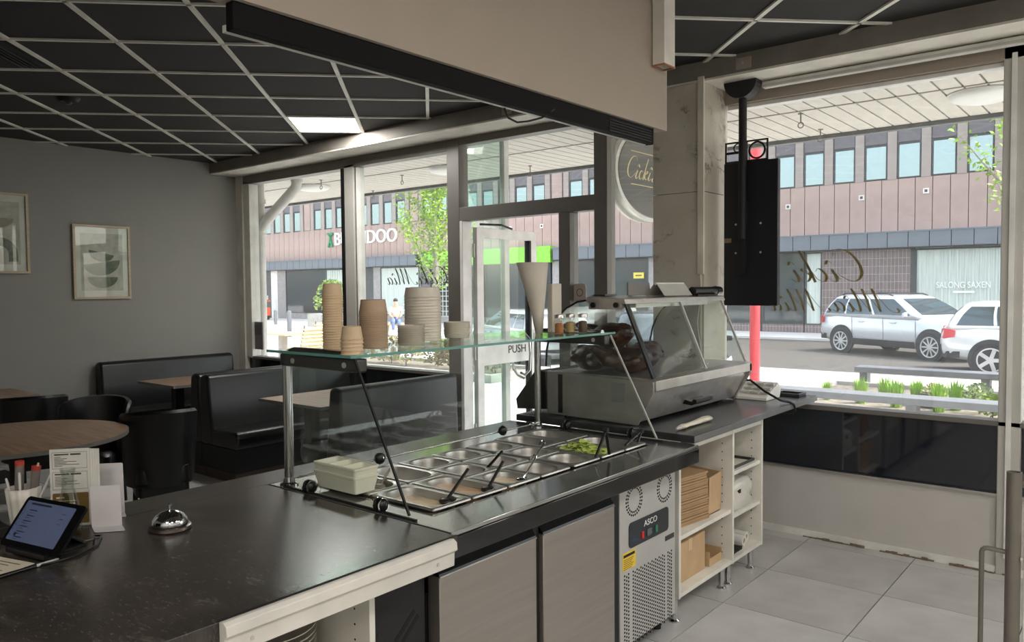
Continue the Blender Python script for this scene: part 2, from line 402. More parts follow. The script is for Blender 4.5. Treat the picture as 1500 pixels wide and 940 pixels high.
# ------------------------------------------------------------------ dropped bulkhead over the counter, black air-curtain box under it
struct('beam_bulkhead', B().box(-1.865,-1.80,YB,3.345,2.375,ZC-.014), M['bulk'])
t = thing('hanging_profile', 'rusty edged white hollow profile hanging at the bulkhead end', 'profile', (-1.74,3.27,2.65))
obj('channel', B().ring((-1.795,-1.735,3.20,3.30),(-1.789,-1.741,3.206,3.294),'z',2.65,ZC-.014), M['cream'], t)
obj('rim', B().ring((-1.797,-1.733,3.198,3.302),(-1.789,-1.741,3.206,3.294),'z',2.645,2.652), mat('rust_paint',(150,104,72),.8), t)
t = thing('air_curtain', 'long black box with louvres fixed under the taupe bulkhead', 'air curtain', (-1.83,2.2,2.30))
obj('housing', B().box(-1.85,-1.815,1.10,3.235,2.302,2.374), mat('deep_black_matt',(5,5,6),.7,spec=.2), t, bevel=.003)
obj('light_strip', B().box(-1.866,-1.851,1.10,3.235,2.302,2.32), M['alu'], t)
for k in range(5): obj('louvre', B().box(-1.8148,-1.811,2.86,3.22,2.308+.0115*k,2.313+.0115*k), M['blackm'], t)
obj('end_cap', B().box(-1.852,-1.813,3.2355,3.242,2.30,2.374), M['blackm'], t)
t = tag(obj('ceiling_cable', B().tube([(-1.86,2.22,2.30),(-1.865,2.25,2.27),(-1.865,2.30,2.262),(-1.86,2.36,2.275),(-1.84,2.42,2.295),(-1.808,2.46,2.33)],.004,6), M['blackm']), 'thin black cable looping under the long black box', 'cable')
# ------------------------------------------------------------------ marble pillar
pl = struct('pillar', B().box(-2.65,-2.315,4.775,YF+.02,0,2.972), M['cream'])
for z0, z1 in ((0,.93),(.934,2.26),(2.264,2.97)):
    obj('marble_slab', B().box(-2.665,-2.312,4.757,4.775,z0+.001,z1), M['marble'], pl)
    obj('marble_slab', B().box(-2.315,-2.297,4.775,YF-.05,z0+.001,z1), M['marble'], pl)
obj('corner_strip', B().box(-2.325,-2.285,4.735,4.757,1.72,3.0), mat('ivory_strip',(214,208,190),.5), pl)
tag(obj('pillar_cable', B().tube([(-2.31,4.745,1.72),(-2.30,4.74,1.6),(-2.33,4.74,1.4),(-2.29,4.74,1.15),(-2.32,4.735,.95)],.004,6), M['cream']), 'thin pale cable hanging from the strip on the marble pillar', 'cable')
# ------------------------------------------------------------------ window front
GY = 5.15
def post(par, x0, x1, z0, z1, m='alu', y0=5.09, y1=5.21, name='mullion'): return obj(name, B().box(x0,x1,y0,y1,z0,z1), M[m], par, bevel=.004)
def pane(par, x0, x1, z0, z1, y=GY, name='pane'): return obj(name, B().box(x0,x1,y-.004,y+.004,z0,z1), M['glass'], par)
def rail(par, x0, x1, z0, z1, m='alu', name='rail', y0=5.09, y1=5.21): return obj(name, B().box(x0,x1,y0,y1,z0,z1), M[m], par, bevel=.004)
# window_1 beside the booths
w1 = sgroup('window_1', (-6.6,GY,.86))
obj('jamb', B().box(XL,-8.27,5.07,5.2,.0,2.972), M['cream'], w1); post(w1,-8.265,-8.15,.86,2.9,'white')
post(w1,-6.408,-6.26,.86,2.9,'alu'); post(w1,-4.95,-4.80,0,2.972,'dalu')
obj('gasket', B().box(-6.256,-6.246,5.11,5.2,.86,2.87), M['blackm'], w1); obj('gasket', B().box(-6.45,-6.41,5.08,5.2,.86,2.87), M['blackm'], w1); obj('inner_bead', B().box(-6.246,-6.225,5.11,5.2,.86,2.87), M['wframe'], w1)
rail(w1,XL+.05,-4.95,2.872,2.972,'dalu'); rail(w1,-8.15,-4.95,.84,.87,'dalu')
pane(w1,-8.15,-6.45,.87,2.872); pane(w1,-6.24,-4.95,.87,2.872)
# doorway with transom, sidelight
d1 = sgroup('door_1', (-4.1,GY,0))
rail(d1,-4.80,-3.37,2.24,2.36,'dalu','transom_rail'); post(d1,-3.71,-3.60,0,2.24,'dalu'); post(d1,-3.37,-3.25,0,2.972,'dalu')
pane(d1,-4.80,-3.37,2.36,2.91,name='transom_pane'); pane(d1,-3.60,-3.37,.10,2.24,name='side_pane'); rail(d1,-4.80,-3.25,2.91,2.972,'dalu')
rail(d1,-3.60,-3.37,0,.10,'dalu'); post(d1,-4.80,-4.765,0,2.24,'wframe')
# leaf, opened outwards at a right angle
lf = obj('door_leaf', B().ring((5.24,6.12,.02,2.19),(5.33,6.03,.10,2.10),'x',-4.78,-4.73), M['wframe'], d1, bevel=.004)
obj('push_plate', B().box(-4.775,-4.735,5.33,6.03,.93,1.16), M['wframe'], lf)
obj('leaf_pane', B().box(-4.758,-4.752,5.33,6.03,1.16,2.10), M['glass'], lf); obj('leaf_pane', B().box(-4.758,-4.752,5.33,6.03,.10,.93), M['glass'], lf)
obj('seal', B().box(-4.785,-4.725,6.0,6.028,.10,2.10), M['blackm'], lf)
obj('pull_handle', B().tube([(-4.735,5.86,1.18),(-4.69,5.87,1.20),(-4.655,5.9,1.15),(-4.645,5.9,1.0),(-4.655,5.9,.85),(-4.69,5.87,.80),(-4.735,5.86,.82)],.014,10), M['chrome'], lf, smooth=True)
obj('pull_handle', B().tube([(-4.775,5.86,1.05),(-4.84,5.87,.98),(-4.86,5.9,.85),(-4.84,5.95,.78),(-4.775,5.97,.75)],.014,10), M['chrome'], lf, smooth=True)
text('PUSH', 'lettering', M['blackm'], lf, (-4.7335,5.68,1.02), (0,1,0), (0,0,1), .26, .075, .002)
for z in (.35,1.05,1.98): obj('hinge', B().cyl((-4.755,5.225,z-.06),(-4.755,5.225,z+.06),.014,n=10), M['alu'], lf)
obj('door_closer', B().tube([(-4.74,5.3,2.22),(-4.70,5.55,2.225),(-4.74,5.75,2.2)],.01,8), M['blackm'], lf)
# glass wind screen standing outside beside the entrance
sw = thing('wind_screen', 'tall glass wind screen with white posts outside the entrance', 'wind screen', (-4.9,5.55,-.15))
for y in (5.80,): obj('post', B().box(-4.93,-4.87,y,y+.07,-.15,3.13), M['wframe'], sw, bevel=.004)
obj('top_rail', B().box(-4.925,-4.875,5.22,5.80,3.09,3.13), M['wframe'], sw); obj('bottom_rail', B().box(-4.925,-4.875,5.22,5.80,-.12,-.04), M['wframe'], sw)
obj('pane', B().box(-4.904,-4.896,5.22,5.80,-.04,3.09), glass('screen_glass',(.80,.90,.86),1.5,haze=.05), sw)
# window_2 between the door and the pillar
w2 = sgroup('window_2', (-2.95,GY,.86))
pane(w2,-3.25,-2.66,.87,2.872); rail(w2,-3.25,-2.66,2.872,2.972,'dalu'); rail(w2,-3.25,-2.66,.84,.87)
# window_3, the large pane beside the pillar
w3 = sgroup('window_3', (-1.5,GY,.86))
pane(w3,-2.297,-.67,.87,2.872); rail(w3,-2.297,XR,2.872,2.972,'bulk'); rail(w3,-2.297,XR,2.845,2.872,'wframe','head_strip',5.13)
rail(w3,-2.297,XR,.84,.87,'dalu')
post(w3,-.67,-.56,0,2.972,'alu'); obj('glazing_strip', B().box(-.63,-.605,5.075,5.09,.1,2.9), M['wframe'], w3)
pane(w3,-.56,XR,.87,2.872)
# the wall below the glass with black glass panels
wf = sgroup('wall_front', (-3,5.15,0))
for x0, x1 in ((XL,-4.95),(-3.25,-2.66),(-2.315,-.67),(-.56,XR)):
    obj('lower_wall', B().box(x0,x1,5.12,5.2,0,.44), mat('grey_white_paint',(196,192,187),.6,var=.03,bump=.05), wf)
    obj('black_glass_panel', B().box(x0,x1,5.135,5.165,.455,.845), M['blackglass'], wf)
    obj('sill_strip', B().box(x0,x1,5.10,5.2,.44,.455), M['steel'], wf)
bb = struct('baseboard_front', B().box(-2.3,XR,5.098,5.12,0.0,.04), M['white'])
for q, (x, l) in enumerate(((-1.75,.38),(-1.28,.3),(-.9,.34))):
    b = B(); n = 9
    for k in range(n):
        b.box(x+l*k/n, x+l*(k+1)/n, 5.092-.010*random.random(), 5.0985, 0, .004+.012*random.random())
    tag(obj('mortar_crumbs', b, mat('old_mortar',(120,104,88),.95,var=.4,scale=40), bb), kind='stuff')
# plaster curb outside closing the floor edge
struct('trim_2', B().box(XL-.15,XR+.15,5.2,5.34,-.15,-.01), mat('concrete',(150,148,144),.8,var=.2,bump=.2))
# ------------------------------------------------------------------ seating area
M['leather'] = mat('black_leather', (13,13,15), .36, var=.2, bump=.12, bscale=140, spec=.55)
M['oak'] = mat('oak_laminate', (166,136,108), .36, scale=3, stretch=(1,14,1), col2=(130,102,80), bump=.02)
M['edge'] = mat('grey_table_edge', (120,116,112), .5)
M['plinth'] = mat('brown_plinth', (92,80,70), .7)
def backprof(xf, xb, z0, z1, lean=.05):                          # outline of a padded back, xf front side, xb rear side
    s_ = 1 if xb > xf else -1; r_ = abs(xb-xf-lean*s_)/2*.9; cx = (xf+lean*s_+xb)/2
    return [(xf,z0)]+[(cx-s_*r_*math.cos(R(a)), z1-r_*.6+r_*.6*math.sin(R(a))) for a in (0,30,60,90,120,150,180)]+[(xb,z0)]
def bench(t, xf, xb, y0, y1, ht=.92):                            # one upholstered side: seat from xf (front) to xb (back plane)
    s_ = 1 if xb > xf else -1; xm = xb-s_*.18
    obj('seat', B().prism([(xf+s_*.03,.30),(xf,.36),(xf,.42),(xf+s_*.03,.455),(xm,.44),(xm,.30)],'y',y0,y1), M['leather'], t, bevel=.02)
    obj('base', B().box(min(xf+s_*.06,xb),max(xf+s_*.06,xb),y0+.01,y1-.01,.10,.30), M['blackm'], t)
    obj('backrest', B().prism(backprof(xm-s_*.02,xb,.30,ht),'y',y0,y1), M['leather'], t, bevel=.02)
    obj('plinth', B().box(min(xf+s_*.12,xb),max(xf+s_*.12,xb),y0+.05,y1-.05,0,.10), M['plinth'], t)
t = thing('booth_sofa', 'long black leather bench sofa against the grey wall', 'sofa', (-8.05,4.15,0)); bench(t,-7.70,-8.385,3.42,4.90)
t = thing('booth_sofa', 'black leather double-sided booth sofa between the two oak booth tables', 'sofa', (-6.45,4.28,0))
bench(t,-5.86,-6.45,3.50,5.04,.91); bench(t,-7.02,-6.46,3.50,5.04,.91)
t = thing('booth_sofa', 'black leather booth sofa with its back towards the counter', 'sofa', (-4.9,4.2,0)); bench(t,-5.08,-4.56,3.56,4.80,.92)
def booth_table(label, x0, x1, y0, y1):
    t = thing('booth_table', label, 'table', ((x0+x1)/2,(y0+y1)/2,0))
    obj('table_top', B().box(x0,x1,y0,y1,.728,.75), M['oak'], t); cx = (x0+x1)/2; cy = (y0+y1)/2
    obj('edge_band', B().ring((x0-.002,x1+.002,y0-.002,y1+.002),(x0+.001,x1-.001,y0+.001,y1-.001),'z',.726,.749), M['edge'], t)
    for y in (y0+.22, y1-.22):
        obj('leg', B().box(cx-.045,cx+.045,y-.045,y+.045,.012,.728), M['blackm'], t, bevel=.004)
        obj('foot', B().box(cx-.15,cx+.15,y-.05,y+.05,0,.014), M['blackm'], t)
booth_table('oak topped booth table in front of the wall sofa', -7.78, -7.06, 3.58, 4.85)
booth_table('oak topped booth table pale with daylight between two leather sofas', -5.68, -4.86, 3.60, 4.88)
def round_table():
    c = (-5.42,1.74); t = thing('round_table', 'round oak topped table with grey edge behind the counter', 'table', (*c,0))
    obj('table_top', B().lathe([(.0,.722),(.60,.722),(.62,.724),(.62,.748),(.61,.75),(0,.75)],64,(*c,0)), M['oak'], t, smooth=True)
    obj('edge_band', B().lathe([(.6205,.724),(.6235,.724),(.6235,.748),(.6205,.748)],64,(*c,0)), M['edge'], t, smooth=True)
    obj('column', B().cyl((*c,.02),(*c,.722),.045,n=20), M['blackm'], t, smooth=True)
    obj('foot', B().lathe([(.28,0),(.28,.01),(.06,.03),(.05,.05)],32,(*c,0)), M['blackm'], t, smooth=True)
round_table()
t = thing('cafe_table', 'square oak table standing near the framed prints', 'table', (-7.85,2.25,0))
obj('table_top', B().box(-8.2,-7.5,1.9,2.60,.722,.75), M['oak'], t); obj('edge_band', B().ring((-8.202,-7.498,1.898,2.602),(-8.199,-7.501,1.901,2.599),'z',.721,.749), M['edge'], t)
obj('column', B().cyl((-7.85,2.25,.02),(-7.85,2.25,.722),.04,n=16), M['blackm'], t, smooth=True); obj('foot', B().box(-8.1,-7.6,2.0,2.5,0,.02), M['blackm'], t, bevel=.005)
def tub_chair(label, x, y, face):                                # face = heading of the sitter
    t = thing('tub_chair', label, 'chair', (x,y,0), R(face), group='tub chairs at the round table', local=True)
    rings = []
    for k in range(25):
        th = R(180-112+224*k/24); e = abs(k-12)/12; zt = .83-.05*e**2-.13*max(0,e-.8)/.2; c, s_ = math.cos(th), math.sin(th)
        sec = [(.215,.34),(.275,.30),(.285,.42),(.305,.70),(.310,zt-.02),(.290,zt),(.265,zt-.005),(.25,.62),(.225,.46)]
        rings.append([(r_*c*.92, r_*s_*.82, z) for r_, z in sec])
    obj('backrest', B().loft(rings), M['leather'], t, smooth=True)
    obj('seat', B().loft([[(p[0],p[1],z) for p in rrect(-.23+i_,.25-i_,-.175+i_,.175-i_,.08,5)] for z, i_ in ((.30,.03),(.33,0),(.43,0),(.46,.02),(.468,.05))]), M['leather'], t, smooth=True)
    obj('seat_apron', B().loft([[(p[0],p[1],z) for p in rrect(-.22,.23,-.172,.172,.07,5)] for z in (.24,.31)]), M['leather'], t, smooth=True)
    for a, b in ((.19,.14),(.19,-.14),(-.18,.13),(-.18,-.13)):
        obj('leg', B().add([(a-.018,b-.018,.26),(a+.018,b-.018,.26),(a+.018,b+.018,.26),(a-.018,b+.018,.26)]+[(a*1.1+q,b*1.1+w_,0) for q, w_ in ((-.013,-.013),(.013,-.013),(.013,.013),(-.013,.013))],
            [(0,1,2,3),(7,6,5,4),(0,4,5,1),(1,5,6,2),(2,6,7,3),(3,7,4,0)]), M['blackm'], t)
    return t
tub_chair('black leather tub chair with its rounded back towards the bell', -5.42, 2.63, 160)
tub_chair('black leather tub chair facing the round table in front of the wall sofa', -6.16, 2.50, -40)
tub_chair('black leather tub chair between the round table and the square table', -6.98, 2.36, 165)
# framed prints on the grey wall
M['frame'] = mat('pale_oak_frame', (190,172,146), .45, stretch=(1,1,12))
M['paper'] = mat('ivory_print_paper', (214,210,202), .35); M['sheet'] = mat('beige_print_ground', (186,180,170), .35, var=.2, scale=12)
M['green'] = mat('mottled_grey_green_ink', (96,104,88), .4, var=.45, scale=25); M['taupe'] = mat('taupe_ink', (148,138,122), .4, var=.2, scale=20)
def half(cy, cz, r, a, n=16):                                    # half-disc outline in the wall plane
    p = [(cy+r*math.cos(R(180+180*k/n)), cz+r*.75*math.sin(R(180+180*k/n))) for k in range(n+1)]
    c, s_ = math.cos(R(a)), math.sin(R(a)); return [(cy+(q[0]-cy)*c-(q[1]-cz)*s_, cz+(q[0]-cy)*s_+(q[1]-cz)*c) for q in p]
def picture(label, y0, y1, z0, z1, draw):
    t = thing('framed_print', label, 'picture', (XL+.015,(y0+y1)/2,z0)); x = XL+.002
    obj('frame', B().ring((y0,y1,z0,z1),(y0+.022,y1-.022,z0+.022,z1-.022),'x',x,x+.03), M['frame'], t)
    pp = obj('print', B().box(x,x+.012,y0+.02,y1-.02,z0+.02,z1-.02), M['paper'], t)
    obj('print_ground', B().box(x+.012,x+.0125,y0+.075,y1-.075,z0+.085,z1-.085), M['sheet'], pp)
    for poly, m in draw: obj('print_shape', B().prism(poly,'x',x+.0127,x+.0133), M[m], pp)
    obj('glazing', B().box(x+.02,x+.022,y0+.022,y1-.022,z0+.022,z1-.022), M['cglass'], t)
y, z = 3.525, 1.94
picture('framed print of three stacked grey-green bowl shapes', 3.245, 3.81, 1.565, 2.32,
  [(half(y+.0,z+.10,.125,-12),'green'), (half(y+.0,z-.0,.18,9),'green'), (half(y+.005,z-.15,.15,0),'green')])
y = 2.60
def band(cy, cz, r0_, r1_, a0, a1, n=14): return [(cy+r1_*math.cos(R(a0+(a1-a0)*k/n)), cz+r1_*math.sin(R(a0+(a1-a0)*k/n))) for k in range(n+1)]+[(cy+r0_*math.cos(R(a1+(a0-a1)*k/n)), cz+r0_*math.sin(R(a1+(a0-a1)*k/n))) for k in range(n+1)]
picture('framed print of a grey arch and a taupe half disc', 2.29, 2.855, 1.82, 2.58,
  [(half(y+.01,2.34,.12,0),'taupe'), (band(y,2.0,.08,.16,0,180),'green'), ([(y+.08,1.93),(y+.16,1.93),(y+.16,2.0),(y+.08,2.0)],'green'), ([(y-.16,1.93),(y-.08,1.93),(y-.08,2.0),(y-.16,2.0)],'green')])
# notice on the window by the corner
t = thing('window_notice', 'grey rectangular notice board stuck on the corner window', 'notice', (-8.1,5.12,.95))
obj('board', B().box(-8.17,-7.99,5.125,5.14,.95,1.27), mat('grey_board',(120,114,116),.6), t); obj('print', B().box(-8.15,-8.01,5.1235,5.125,1.12,1.24), mat('grey_print',(96,90,94),.6), t)

# ------------------------------------------------------------------ counter: dark worktop
M['slate'] = mat('dark_slate_laminate', (72,65,59), .25, scale=2.6, col2=(38,34,31), bump=.03, bscale=50)
veins(M['slate'], (132,122,110), .475, .505, 15.0, .35, (1,3.2,1))
veins(M['slate'], (104,98,92), .44, .52, 2.2, .45, (1,2.2,1))
M['slate2'] = mat('dark_counter_laminate', (58,58,60), .24, scale=12, col2=(44,44,46), bump=.03, bscale=80)
M['laminate'] = mat('white_melamine', (226,222,212), .45)
t = thing('service_counter', 'dark slate-look worktop with the bell and tablet on it', 'worktop', (-2.17,.55,.862))
obj('slab', B().box(-2.60,-1.60,-.7,1.672,.862,.9), M['slate'], t, bevel=.002)
obj('back_strip', B().box(-2.78,-2.602,-.7,3.345,.862,.8995), M['slate'], t, bevel=.002)
tr = obj('edge_trim', B().prism([(-1.60,.9),(-1.583,.903),(-1.570,.895),(-1.568,.872),(-1.58,.864),(-1.582,.822),(-1.60,.822)],'y',.90,1.64), mat('trim_white',(208,203,195),.4), t, bevel=.002)
obj('black_bead', B().box(-1.606,-1.600,.90,1.672,.9,.9025), M['blackm'], t)
for y in (.97,1.57): obj('screw', B().cyl((-1.582,y,.845),(-1.578,y,.845),.005,n=10), M['alu'], tr)
t = thing('counter_base', 'dark panel carrying the counter on the seating side', 'counter', (-2.7,1.3,0))
obj('panel', B().box(-2.72,-2.66,-.7,3.345,0,.861), M['blackm'], t); obj('kick_board', B().box(-2.70,-2.66,-.7,3.345,0,.08), M['plinth'], t)
t = thing('open_cabinet', 'white open cabinet with peg holes under the slate worktop', 'cabinet', (-2.0,1.1,0))
obj('side_panel', B().box(-2.3,-1.69,1.405,1.425,.08,.861), M['laminate'], t); obj('side_panel', B().box(-2.3,-1.69,.60,.62,.08,.861), M['laminate'], t)
obj('back_panel', B().box(-2.31,-2.30,.60,1.425,.08,.861), M['laminate'], t); obj('shelf', B().box(-2.3,-1.70,.62,1.405,.42,.44), M['laminate'], t)
obj('bottom', B().box(-2.3,-1.70,.62,1.405,.08,.10), M['laminate'], t); obj('plinth', B().box(-2.28,-1.78,.62,1.40,0,.08), M['blackm'], t)
for k in range(8): obj('peg_hole', B().cyl((-1.755,1.4045,.5+.045*k),(-1.755,1.4052,.5+.045*k),.0035,n=8), M['blackm'], t)
M['china'] = mat('white_china', (214,208,198), .2)
pr = [(.0,.0),(.085,.0),(.09,.004),(.135,.016),(.147,.022),(.147,.025),(.13,.02),(.09,.009),(0,.007)]
p0 = None
for k in range(15):
    z = .441+.0165*k
    if p0 is None: p0 = tag(obj('dinner_plate', B().lathe(pr,40,(-1.93,1.22,z)), M['china'], smooth=True), 'white plate in the stack inside the open cabinet', 'plate', 'plates stacked under the counter')
    else: q = p0.copy(); col.objects.link(q); q.location = p0.location+Vector((.002*math.sin(k*2.1),.002*math.cos(k*1.3),.0165*k)); ORG[q] = ORG[p0]
t = thing('black_crate', 'black cardboard carton standing between open cabinet and steel fridge', 'carton', (-1.95,1.55,0))
obj('box', B().box(-2.25,-1.735,1.435,1.665,0.0,.80), mat('black_board',(26,25,27),.7), t, bevel=.004)
obj('arrow_mark', B().prism([(1.455,.60),(1.475,.64),(1.495,.60),(1.485,.60),(1.485,.56),(1.465,.56),(1.465,.60)],'x',-1.7345,-1.734), M['black'], t)
for k in range(2): obj('print_line', B().bar((-1.7345,1.54+.02*k,.585-.02*k),(-1.7345,1.62+.015*k,.655-.02*k),.014,.001,(1,0,0)), mat('black_ink',(6,6,7),.8), t)

# ------------------------------------------------------------------ refrigerated salad counter
M['gblack'] = mat('polished_black', (14,14,15), .07, spec=.6)
M['top'] = mat('polished_steel_top', (186,186,184), .12, metal=.9, var=.05)
M['fsteel'] = mat('satin_steel_door', (168,160,152), .42, metal=.85, var=.05, scale=2, stretch=(1,1,25))
M['grey'] = mat('grey_sheet_metal', (188,186,182), .4, metal=.3, var=.04)
M['hole'] = mat('hole_black', (10,10,10), .9)
t = thing('salad_fridge', 'steel two-door salad prep fridge with black top frame', 'fridge', (-2.1,2.5,0)); SF = t
obj('top_frame', B().ring((-2.595,-1.635,1.682,3.345),(-2.455,-1.812,1.782,3.205),'z',.885,.9), M['top'], t, bevel=.002)
obj('fascia', B().box(-1.665,-1.632,1.682,3.345,.815,.8845), M['gblack'], t, bevel=.004)
obj('well', B().ring((-2.49,-1.78,1.75,3.24),(-2.454,-1.813,1.783,3.204),'z',.70,.884), M['steel'], t)
obj('well_floor', B().box(-2.49,-1.78,1.75,3.24,.68,.70), M['steel'], t)
obj('body', B().box(-2.59,-1.76,1.69,3.34,.10,.678), M['blackm'], t)
obj('front_post', B().box(-1.76,-1.72,2.19,2.225,.10,.81), M['blackm'], t); obj('front_post', B().box(-1.76,-1.72,2.715,2.775,.10,.81), M['blackm'], t)
obj('top_rail', B().box(-1.76,-1.69,1.69,3.34,.798,.8145), M['grey'], t)
for y0, y1 in ((1.695,2.187),(2.228,2.712)):
    d = obj('door', B().box(-1.755,-1.70,y0,y1,.115,.742), M['fsteel'], t, bevel=.004)
    obj('grip_profile', B().prism([(-1.755,.744),(-1.70,.744),(-1.703,.75),(-1.745,.795),(-1.755,.795)],'y',y0,y1), M['black'], d)
    obj('bright_edge', B().box(-1.702,-1.698,y0,y1,.740,.744), M['chrome'], d)
cp = obj('machine_panel', B().box(-1.76,-1.72,2.785,3.275,.10,.79), M['grey'], t, bevel=.003)
def dots(ctr, r_, n, rad):
    b = B()
    for k in range(n):
        a = 2*math.pi*k/n; y = ctr[0]+r_*math.cos(a); z = ctr[1]+r_*math.sin(a); b.cyl((-1.7205,y,z),(-1.7190,y,z),rad,n=6)
    return b
for c in ((2.902,.721),(3.172,.722)):
    b = dots(c,.066,26,.0055); b2 = dots(c,.052,24,.005); b.add(b2.v,b2.f)
    tag(obj('vent_ring', b, M['hole'], cp), kind='stuff')
dp = obj('control_plate', B().prism(rrect(2.855,3.205,.518,.628,.02),'x',-1.7195,-1.7165), mat('dark_control_foil',(40,44,48),.35), cp)
text('ASCO', 'lettering', M['white'], dp, (-1.7160,2.98,.586), (0,1,0), (0,0,1), .115, .026, .001)
for nm, y, m, w_ in (('switch',2.965,mat('red_switch',(190,40,44),.3),.018), ('display',3.022,mat('grey_display',(84,92,98),.2),.04), ('switch',3.085,mat('green_switch',(40,120,96),.3),.018)):
    obj(nm, B().box(-1.7165,-1.711,y-w_/2,y+w_/2,.538,.568), m, dp, bevel=.001)
sb = B()
for a in (0,60,120): sb.bar((-1.7163,2.895-.02*math.cos(R(a)),.548-.02*math.sin(R(a))),(-1.7163,2.895+.02*math.cos(R(a)),.548+.02*math.sin(R(a))),.004,.001,(1,0,0))
obj('snow_mark', sb, mat('blue_mark',(52,70,110),.5), dp)
yl = obj('warning_label', B().box(-1.7198,-1.7188,2.803,2.913,.432,.508), mat('yellow_label',(224,190,60),.5), cp)
obj('print', B().box(-1.7188,-1.7184,2.812,2.904,.488,.500), M['blackm'], yl)
for k in range(6): obj('print_line', B().box(-1.7188,-1.7184,2.812,2.895-.008*(k%3),.476-.008*k,.479-.008*k), mat('label_ink',(120,96,30),.6), yl)
obj('type_plate', B().box(-1.7198,-1.7188,3.178,3.262,.468,.491), mat('grey_type_plate',(70,70,70),.4,metal=.5), cp)
gb = B()
for y0, n in ((2.822,3),(2.893,18),(3.205,3)):
    for i in range(n):
        for j in range(20):
            y = y0+i*.0163; z = .41-j*.0163-(.0081 if i % 2 else 0); gb.cyl((-1.7205,y,z),(-1.7190,y,z),.0052,n=6)
tag(obj('perforation', gb, M['hole'], cp), kind='stuff')
for y in (1.74,3.28):
    for x in (-1.82,-2.5): obj('foot', B().cyl((x,y,0),(x,y,.10),.02,n=12), M['blackm'], t)
# ------------------------------------------------------------------ food pans
M['pan'] = mat('pan_steel', (172,169,164), .36, metal=.9, var=.06, scale=8)
def pan(label, x0, x1, y0, y1, depth=.09, group=None):
    g = .003; x0 += g; x1 -= g; y0 += g; y1 -= g; z = .913; b = B()
    t = thing('food_pan', label, 'food pan', ((x0+x1)/2,(y0+y1)/2,.80), group=group)
    n = 5
    def rr(i_, r_, zz): return [(p[0],p[1],zz) for p in rrect(x0+i_,x1-i_,y0+i_,y1-i_,r_,n)]
    rings = [rr(.004,.006,.902), rr(0,.006,.905), rr(.001,.006,z-.002), rr(.003,.008,z), rr(.013,.045,z), rr(.019,.062,z-.003), rr(.023,.062,z-.02), rr(.030,.055,z-depth+.02), rr(.042,.05,z-depth)]
    b.loft(rings, caps=False); k = len(rings)-1; m = len(rings[0]); b.f.append(tuple(k*m+i for i in range(m)))
    obj('basin', b, M['pan'], t, smooth=True)
    return t
def fill(x0, x1, y0, y1, zt, m, rough=0, name='sauce', label='', cat='sauce', i_=.030):
    rings = [[(p[0],p[1],zz) for p in rrect(x0+i_+q,x1-i_-q,y0+i_+q,y1-i_-q,.045,5)] for zz, q in ((zt-.05,.006),(zt,0.0),(zt+.002,.02))]
    b = B().loft(rings, caps=False); n = len(rings[0]); c = ((x0+x1)/2,(y0+y1)/2,zt+.002)
    o = len(b.v); b.v.append(c); b.f += [(2*n+k,2*n+(k+1)%n,o) for k in range(n)]
    return tag(obj(name, b, m, smooth=True), label, cat)
M['mayo'] = mat('pale_peach_sauce', (224,198,164), .3, var=.12, scale=12, bump=.25, bscale=20)
M['dress'] = mat('peach_sauce', (216,178,138), .28, var=.08, scale=12, bump=.2, bscale=20)
M['cream2'] = mat('creamy_sauce', (232,208,170), .3, var=.1, scale=14, bump=.3, bscale=25)
F0, F1, K0, K1 = -2.140, -1.820, -2.450, -2.145
pan('steel pan with pale peach sauce beside the black clamp knob', F0,F1,1.79,1.983); fill(F0,F1,1.79,1.983,.884,M['mayo'],label='pale peach sauce in the pan beside the clamp knob')
pan('steel pan half full of peach dressing with a dark spoon', F0,F1,1.986,2.18); fill(F0,F1,1.986,2.18,.888,M['dress'],label='peach dressing in the pan with a dark spoon')
pan('steel pan with shredded chicken behind the foam trays', K0,K1,1.79,1.983); fill(K0,K1,1.79,1.983,.888,mat('shredded_chicken',(226,204,170),.6,var=.3,scale=40,bump=1.0,bscale=60),name='shredded_chicken',label='shredded pale chicken in the pan behind the foam trays',cat='chicken')
pan('wide empty steel pan behind the peach dressing', K0,K1,1.986,2.18)
cx = ((-2.03,-1.82),(-2.235,-2.035),(-2.44,-2.24))
pan('small steel pan of creamy sauce with a dark spoon', *cx[0],2.183,2.378); fill(*cx[0],2.183,2.378,.890,M['cream2'],label='creamy sauce in the small square pan')
gp = 'small empty food pans'; lb = 'small empty steel pan in the middle of the salad counter'
pan('small empty steel pan with a black handled ladle', *cx[1],2.183,2.378); pan('small empty steel pan behind the pan with the black ladle',*cx[2],2.183,2.378)
pan('small empty steel pan between the creamy sauce and the red sauce', *cx[0],2.381,2.58); pan('small empty steel pan between the black ladle pan and the ladle hook pan',*cx[1],2.381,2.58); pan('small empty steel pan between two other small pans by the back pane',*cx[2],2.381,2.58)
pan('small steel pan with red stained inside next to the lettuce', *cx[0],2.60,2.80); fill(*cx[0],2.60,2.80,.858,mat('red_sauce',(112,58,50),.35,var=.3,scale=10),label='dark red sauce low in the pan next to the lettuce')
pan('small steel pan with a curled ladle hook next to the red one', *cx[1],2.60,2.80); pan('small empty steel pan behind the ladle hook pan',*cx[2],2.60,2.80)
pan('steel pan heaped with chopped lettuce', F0,F1,2.81,3.0); pan('long empty steel pan behind the lettuce', K0,K1,2.81,3.0)
pan('empty steel pan beneath the tongs beside the lettuce', F0,F1,3.005,3.19); pan('steel pan with a grey lid disc at the sneeze guard corner', K0,K1,3.005,3.19)
lb_ = B(); rnd = random.Random(9)
